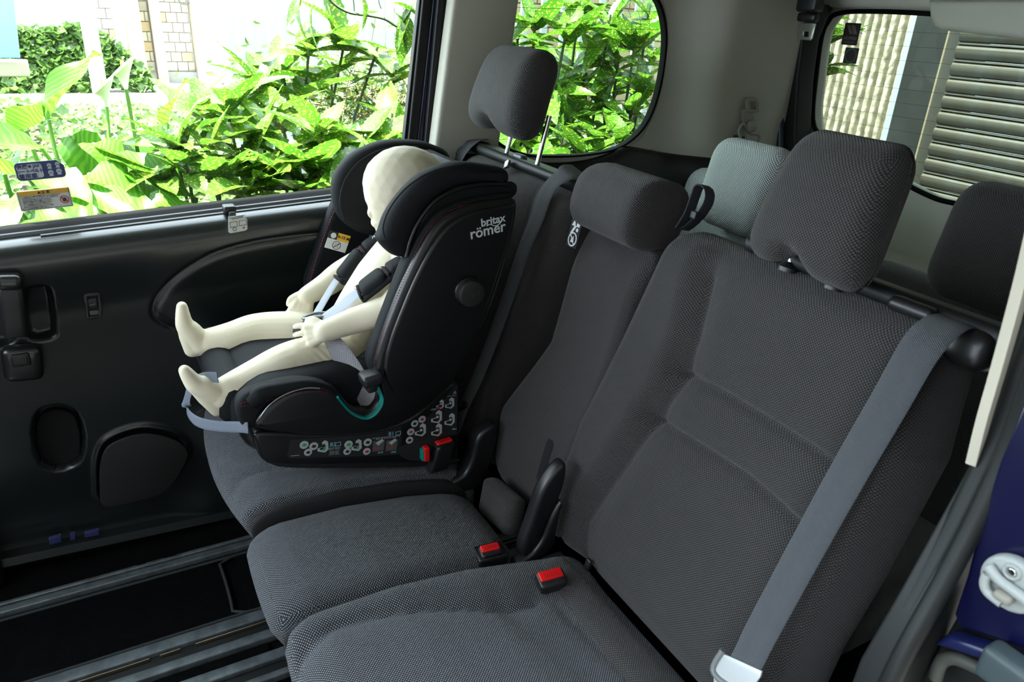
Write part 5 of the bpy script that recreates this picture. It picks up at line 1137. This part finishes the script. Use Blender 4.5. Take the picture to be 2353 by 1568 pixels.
# hanging branch across the top right of the door window
hb = thing('branch', 'dark bare branch with hanging spotted leaves across the top of the door window', 'branch', P_((870, 20), 2.2))
tube('twig', [P_(p, 2.2) for p in ((740, -30), (762, 4), (800, 28), (850, 36), (885, 44), (915, 62), (960, 75), (1000, 100))], .0045, barkm, hb, 6, 5)
tube('twig', [P_(p, 2.2) for p in ((814, 26), (812, 0), (806, -20))], .002, barkm, hb, 5, 3); tube('twig', [P_(p, 2.2) for p in ((876, 20), (870, 0), (875, -30))], .0015, barkm, hb, 5, 3)
for p, dx, dz, L in (((690, -5), -.35, -1, .10), ((722, 5), -.45, -1, .12), ((700, -10), -.7, -.6, .09), ((905, 25), .3, -.4, .12), ((945, 10), -.4, -.7, .13), ((925, 55), .4, .7, .10), ((918, 60), .05, -1, .11), ((940, 40), -.1, -1, .10), ((900, 5), .8, -.2, .12), ((830, -12), .3, -.9, .09)):
    put(rnd.choice(AL), hb, P_(p, 2.19), (dx, -.15, dz), L, rnd.uniform(-.6, .6), wscale=1.1)
# dry, twiggy hedge behind the shrubs
hg = thing('hedge', 'dense dark hedge tangled with dry twigs behind the spotted shrubs', 'hedge', (1.1, 3.3, .1))
bm = bmesh.new(); hc_ = P_((820, 230), 3.3)
for i in range(120):
    a = np.array(hc_)+np.array([rnd.gauss(0, .17), rnd.gauss(0, .10), rnd.gauss(0, .10)]); d = np.array([rnd.gauss(0, .10), rnd.gauss(0, .05), rnd.gauss(0, .08)])
    sweep_bm(bm, crv([a-d, a+np.array([0, 0, .02]), a+d], 3, False), .0016, 4)
tag(bmobj('dry_twigs', bm, twigm, hg), kind='stuff')
def scatter(name, parent, centers, size, m, seed, kind='stuff', tilt=.6, five=True):
    """many small leaves joined into one mesh: lobed fan of 5 triangles each, cupped"""
    g = np.random.default_rng(seed); V = []; F = []; o = 0
    for c in centers:
        n = np.array([g.normal(0, tilt), g.normal(-.35, tilt), 1.0]); n /= np.linalg.norm(n); a = np.cross(n, g.normal(size=3)); a /= np.linalg.norm(a); b = np.cross(n, a); s = size*g.uniform(.6, 1.25)
        pts = [(1.0, 0), (.45, .42), (.15, .75), (-.35, .55), (-.25, 0), (-.35, -.55), (.15, -.75), (.45, -.42)] if five else [(1, 0), (.2, .45), (-.6, .25), (-.9, 0), (-.6, -.25), (.2, -.45)]
        V.append(c-n*s*.12)
        for x, y in pts: V.append(c+a*x*s*.5+b*y*s*.5+n*s*.10*abs(y))
        k = len(pts)
        for i in range(k): F.append((o, o+1+i, o+1+(i+1) % k))
        o += k+1
    ob = meshobj(name, V, F, m, parent, uv=False)
    if kind: ob['kind'] = kind
    return ob
g = np.random.default_rng(5)
hedgeC = np.array(hc_)+np.stack([g.normal(0, .24, 1500), g.normal(.1, .12, 1500), g.normal(-.05, .13, 1500)], 1)
hm = leafmat('hedge_leaf', (.045, .12, .018), (.14, .26, .04), None, .3, .35, 20)
scatter('foliage', hg, hedgeC, .055, hm, 3, five=False)
# ivy ground cover: nearest leaves one by one, the rest as one mass
iv = thing('ivy_patch', 'ivy carpet with pale sunlit leaves covering the bed left of the shrubs', 'ivy', (.2, 5.5, .1))
IL = []
def ivyleaf(seed):
    pts = [(1.0, 0), (.45, .42), (.2, .8), (-.3, .6), (-.25, 0), (-.3, -.6), (.2, -.8), (.45, -.42)]
    V = [(0, 0, -.08)]+[(x*.5, y*.5, .12*abs(y)) for x, y in pts]; F = [(0, 1+i, 1+(i+1) % 8) for i in range(8)]
    me = bpy.data.meshes.new('leaf'); me.from_pydata(V, [], F); me.update(); me.materials.append(ivym); return me
IL = ivyleaf(0)
def ivz(x, y): return .20+.10*math.sin(x*2.1+y*1.3)+.07*math.sin(x*5+y*3.1)
for i in range(260):
    y = rnd.uniform(3.0, 5.2); x = rnd.uniform(-.55, .55+.0*y); z = ivz(x, y)+rnd.uniform(0, .12)
    put(IL, iv, (x, y, z), (rnd.uniform(-1, 1), rnd.uniform(-1, .3), rnd.uniform(-.5, .5)), rnd.uniform(.06, .11), rnd.uniform(-.8, .8))
N = 9000; X_ = g.uniform(-2.2, 2.6, N); Y_ = g.uniform(2.9, 8.5, N); Z_ = np.array([ivz(a, b) for a, b in zip(X_, Y_)])+g.uniform(-.08, .12, N)
scatter('ivy_foliage', iv, np.stack([X_, Y_, Z_], 1), .10, ivym, 9)
iv2 = thing('ivy_hedge', 'ivy spilling over the low wall below the pale building', 'ivy', (0, 9.4, .3))
slab('low_wall', -1.3, .45, 9.3, 9.6, .25, .80, mat('low_wall', (.35, .34, .3), .9), iv2, .02)
N = 3200; X_ = g.uniform(-1.3, .70, N); Z_ = g.uniform(.30, .92, N)+.05*np.sin(X_*5); Y_ = 9.25-g.uniform(0, .12, N)-(.92-Z_)*.5
kp = Z_ < np.interp(X_, [-1.3, .2, .45, .70], [.95, .92, .75, .45]); scatter('ivy_foliage', iv2, np.stack([X_, Y_, Z_], 1)[kp], .12, ivym, 10, tilt=.9)
# broad arrow leaves (calla) near the sill
def calla(label, base, leaves, flower=None):
    t = thing('calla_plant', label, 'plant', base, 'broad-leaved plants outside the door')
    for (px, y, d, L, roll) in leaves:
        tip = onY(px, y); bs = np.array(base)+np.array([rnd.uniform(-.04, .04), rnd.uniform(-.03, .03), 0]); dd = nrm(d)
        st_ = tip-dd*L*.12
        sm_ = tube('stalk', [bs, bs*.5+st_*.5+np.array([0, 0, -.05]), st_*.85+bs*.15+np.array([0, 0, .0]), tip], [.009, .006], stemm, t, 6, 4)
        put(rnd.choice(CL), t, tip, d, L, roll)
    if flower:
        f0 = onY(flower, base[1]); tube('stalk', [np.array(base), np.array(base)*.4+f0*.6, f0], .006, stemm, t, 6, 4)
        bm = bmesh.new(); prv = None
        for i, (h_, r_) in enumerate(((0, .005), (.02, .010), (.04, .017), (.055, .027), (.065, .036))):
            ringv = [bm.verts.new(f0+np.array([r_*math.cos(a), r_*math.sin(a), h_+.03*(i/4)**2*math.cos(a)])) for a in np.linspace(0, 2*math.pi, 16, endpoint=False)]
            if prv: [bm.faces.new((prv[j], prv[(j+1) % 16], ringv[(j+1) % 16], ringv[j])) for j in range(16)]
            prv = ringv
        bmobj('flower', bm, MATS.get('petal_white') or mat('petal_white', (.85, .85, .80), .5), t)
        tube('spadix', [f0+np.array([0, 0, .02]), f0+np.array([0, 0, .08])], .006, MATS.get('spadix') or mat('spadix', (.7, .45, .05), .6), t, 6, 2)
# leaf veins: fine stripes across the calla blades
nt = callam.node_tree; wv = nt.nodes.new('ShaderNodeTexWave'); wv.inputs['Scale'].default_value = 8.0; wv.inputs['Distortion'].default_value = 1.5; wv.bands_direction = 'DIAGONAL'
tc = nt.nodes.new('ShaderNodeTexCoord'); nt.links.new(tc.outputs['Object'], wv.inputs['Vector']); nt.links.new(wv.outputs['Fac'], [n for n in nt.nodes if n.type == 'VALTORGB'][0].inputs[0])
calla('broad-leaved plant with upright pointed leaf at the left edge, above the stickers', (.0, 2.7, .1), [((112, 275), 2.6, (.55, .0, .9), .24, .3), ((95, 340), 2.5, (-.7, -.4, .3), .22, -.4), ((60, 300), 2.7, (.2, -.5, .8), .18, 0), ((30, 370), 2.5, (-.4, -.7, -.2), .22, .2)], (245, 245))
calla('broad-leaved plant with wavy bright leaves just right of the stickers', (.15, 2.6, .1), [((165, 310), 2.55, (.35, -.2, -.9), .24, .8), ((215, 330), 2.5, (.25, -.6, -.5), .24, -.3), ((250, 365), 2.45, (.8, -.4, -.3), .26, .2), ((205, 400), 2.35, (.6, -.6, -.35), .26, 0), ((265, 330), 2.6, (.8, -.1, -.4), .22, .4)], (290, 205))
calla('low broad-leaved plant under the window stickers at the sill', (-.05, 2.4, .1), [((20, 460), 2.25, (-.3, -.8, -.3), .22, 0), ((70, 500), 2.2, (.4, -.7, .1), .20, .4), ((180, 450), 2.25, (.7, -.6, -.1), .20, .3), ((10, 400), 2.35, (.6, -.6, .1), .22, -.3), ((120, 420), 2.3, (.3, -.9, -.1), .24, .1)])
calla('broad-leaved plant half hidden behind the low spotted shrub', (.28, 2.8, .1), [((330, 300), 2.75, (.5, -.3, -.6), .22, .5), ((350, 360), 2.6, (.7, -.6, -.1), .24, 0), ((300, 420), 2.4, (.5, -.7, -.4), .24, -.3), ((385, 285), 2.8, (.3, -.2, .9), .17, .3), ((340, 470), 2.3, (.8, -.5, .0), .18, .2)])
calla('broad dark leaf plant standing between the spotted shrubs', (.45, 2.9, .1), [((575, 245), 2.85, (.1, -.2, -1), .17, .2), ((550, 250), 2.9, (-.5, -.1, -.8), .18, -.4), ((620, 310), 2.8, (-.4, -.3, -.7), .2, .3)])
# building with tiled wall beyond
bd = thing('building', 'pale tiled building with beige pillars beyond the ivy', 'building', (1.0, 9.9, .3))
tilem = mat('cream_tile', (.60, .54, .42), .5, vary=2); tile2 = mat('ochre_tile', (.52, .40, .22), .5); pil = mat('beige_pillar_paint', (.36, .32, .24), .8); whw = mat('white_wall', (.80, .80, .78), .8)
Yb = 9.8
def px2(px, y=Yb): q = onY(px, y); return q[0], q[2]
def wallbox(name, xa, xb, y0, y1, m, z1=4.0): a = px2((xa, 80))[0]; b = px2((xb, 80))[0]; return slab(name, a, b, y0, y1, .30, z1, m, bd, .005)
wallbox('wall', -600, 560, Yb+.15, Yb+.4, whw)
wallbox('pillar', 292, 326, Yb-.12, Yb+.14, pil); wallbox('pillar', 350, 374, Yb-.06, Yb+.14, pil); wallbox('pillar', 443, 451, Yb-.06, Yb+.14, pil)
wallbox('plinth', 374, 445, Yb-.02, Yb+.14, mat('plinth_grey', (.22, .22, .21), .8), .42)
x0, x1 = px2((376, 80))[0], px2((443, 80))[0]; tm = {}
def tiles(xa, xb, z0, z1, w, h, y):
    r = 0; z = z0
    while z < z1:
        x = xa-(w/2 if r % 2 else 0)
        while x < xb:
            a, b = max(x, xa), min(x+w, xb)
            if b-a > .03:
                k = (round(b-a, 3)); mm = tile2 if rnd.random() < .06 else tilem
                key = (k, mm.name)
                if key not in tm:
                    o = slab('tile', a+.004, b-.004, y-.02, y+.02, z+.004, z+h-.004, mm, bd, .003); tm[key] = o.data
                else:
                    o = bpy.data.objects.new('tile', tm[key]); C.objects.link(o); o.parent = bd; 
                    ref = [q for q in bd.children if q.data == tm[key]][0]
                    o['_a'] = 0; del o['_a']
                    o.location = ref.location+Vector((a-TREF[key][0], 0, z-TREF[key][1])); 
                if key not in TREF: TREF[key] = (a, z)
            x += w
        z += h; r += 1
TREF = {}
tiles(x0, x1, .42, 1.5, .115, .105, Yb+.12)
tiles(px2((225, 80))[0], px2((268, 80))[0], .75, 1.5, .115, .105, Yb+.12); tiles(px2((327, 80))[0], px2((349, 80))[0], .42, 1.5, .115, .105, Yb+.12)
tube('hose', [onY(p, Yb-.03) for p in ((405, -20), (412, 3), (424, 10), (436, 2), (440, -20))], .012, mat('hose_grey', (.12, .12, .10), .6), bd, 6, 5)
wh = thing('white_pole', 'thick white post standing in the ivy left of the tiled building', 'post', onY((226, 190), 7.0))
pb = onY((228, 195), 7.0); boxw('post', (pb[0], 7.0, 1.2), (.055, .055, 1.1), .02, mat('post_white', (.75, .78, .76), .5), wh, (1, 1, 4)); boxw('post_cap', (pb[0], 7.0, 2.32), (.065, .065, .02), .01, whw, wh); boxw('post_foot', (pb[0], 7.0, .14), (.075, .075, .05), .01, whw, wh)
bc = thing('blue_banner', 'pale blue sheeted stand at the top left corner of the window', 'banner', onY((0, 150), 6.5))
bl_ = mat('banner_blue', (.22, .42, .70), .6)
plate('sheet', [tuple(x) for x in pY([(-120, 134), (46, 134), (38, 60), (28, -60), (-120, -60)], 6.5)], XZ(6.5), .05, bl_, bc, .01)
boxw('stand_foot', onY((0, 145), 6.55)+np.array([0, .1, -.04]), (.16, .12, .05), .01, pil, bc)
# slat fence
fe = thing('slat_fence', 'pale vertical slat fence behind the spotted shrubs', 'fence', (1.7, 4.5, .1))
slm = mat('slat_paint', (.42, .50, .52), .5); 
ref = slab('slat', .74, .785, 4.46, 4.48, .15, 2.2, slm, fe, .003)
for i in range(1, 24):
    o = ref.copy(); C.objects.link(o); o.location.x += i*.056
for i in range(16):
    o = ref.copy(); C.objects.link(o); o.location.x += 24*.056+i*.15
slab('fence_rail', .70, 4.5, 4.49, 4.52, .30, .34, slm, fe); slab('fence_rail', .70, 4.5, 4.49, 4.52, 1.8, 1.84, slm, fe)
hs_ = thing('house_wall', 'tan brick house wall glimpsed behind the fence slats', 'wall', (3.2, 5.5, .1))
slab('wall_core', 2.0, 5.2, 5.5, 5.7, .1, 3.5, mat('mortar', (.30, .27, .22), .9), hs_, .005)
brm = mat('tan_brick', (.48, .38, .24), .8, vary=6); bref = None
for r in range(14):
    for c_i in range(14):
        x = 2.02+c_i*.225+(.11 if r % 2 else 0); z = .42+r*.082
        if bref is None: bref = slab('brick', x, x+.215, 5.48, 5.505, z, z+.072, brm, hs_, .004); bx0, bz0 = x, z
        else: o = bref.copy(); C.objects.link(o); o.location += Vector((x-bx0, 0, z-bz0))
# garage behind the van: shutter, grey column, white strip, ribbed stone
ga = thing('garage', 'grey weathered roller shutter garage front with dark column behind the van', 'garage', (4.6, 2.0, -.42))
XS = 4.41
shm = mat('shutter_metal', (.078, .084, .078), .5, metal=.1, bump=(30, .2), vary=7)
_cr = [n for n in shm.node_tree.nodes if n.type == 'VALTORGB'][0].color_ramp; _cr.elements[0].color = (.062, .056, .040, 1); _cr.elements[1].color = (.075, .088, .088, 1)
zt0, zt4 = onX((2209, 97), XS)[2], onX((2166, 249), XS)[2]; pit = (zt0-zt4)/4; yE = onX((2165, 250), XS)[1]
prof = [(0, 0), (-.020, .008), (-.026, .3*pit), (-.030, .62*pit), (-.020, .78*pit), (-.004, .82*pit), (-.020, .90*pit), (-.018, .97*pit), (0, pit*.99)]
def shslat(z):
    V = [(XS+a, y, z+b) for y in (yE, -1.2) for a, b in prof]; k = len(prof); F = [(i, i+1, k+i+1, k+i) for i in range(k-1)]+[(0, k, 2*k-1, k-1)]
    return meshobj('shutter_slat', V, F, shm, ga, flat_angle=50)
sref = shslat(zt0)
for i in range(-22, 5):
    if i: o = sref.copy(); C.objects.link(o); o.location.z += i*pit
ya, yb_, yc_ = onX((2196, 120), 4.5)[1], onX((2136, 35), 4.5)[1], onX((2118, 33), 4.5)[1]
slab('column', 4.38, 4.80, ya, yb_, -.42, 3.4, mat('column_grey', (.022, .027, .028), .85, vary=3), ga, .006)
slab('guide_rail', 4.375, 4.80, ya-.012, ya, -.42, 3.4, mat('rail_tan', (.30, .26, .18), .5), ga, .002)
slab('white_strip', 4.40, 4.9, yb_, yc_, -.42, 3.4, mat('strip_pale_blue', (.42, .52, .56), .5), ga, .003)
slab('lintel', 4.40, 4.85, -1.2, ya-.012, 1.62, 3.4, mat('lintel', (.12, .12, .12), .7), ga, .01)
rb_ = thing('stone_wall', 'rough split-stone wall of vertical ribs beside the garage column', 'wall', (4.6, 3.4, -.42))
slab('joint_backing', 4.55, 4.8, yc_, yc_+1.9, -.42, 3.0, mat('joint_dark', (.006, .006, .006), .9), rb_, .003)
stm = mat('split_stone', (.52, .48, .38), .85, bump=(55, .8, 6), vary=16)
wpx = abs(onX((2121, 30), 4.45)[1]-onX((2099, 30), 4.45)[1])
for i in range(18):
    y0 = yc_+.012+i*wpx; nz_ = 170; ny_ = 9; zz_ = np.linspace(-.42, 2.4, nz_); yy_ = np.linspace(y0, y0+wpx-.014, ny_)
    V = []; 
    for z in zz_:
        for j, y in enumerate(yy_):
            e = 1-abs(2*j/(ny_-1)-1)**8; V.append((4.55-.085*e-.006*(noise.fractal(Vector((y*34, z*34, 3)), .5, 2, 5))*e, y, z))
    F = [(a*ny_+b, a*ny_+b+1, (a+1)*ny_+b+1, (a+1)*ny_+b) for a in range(nz_-1) for b in range(ny_-1)]
    meshobj('stone_rib', V, [f[::-1] for f in F], stm, rb_)
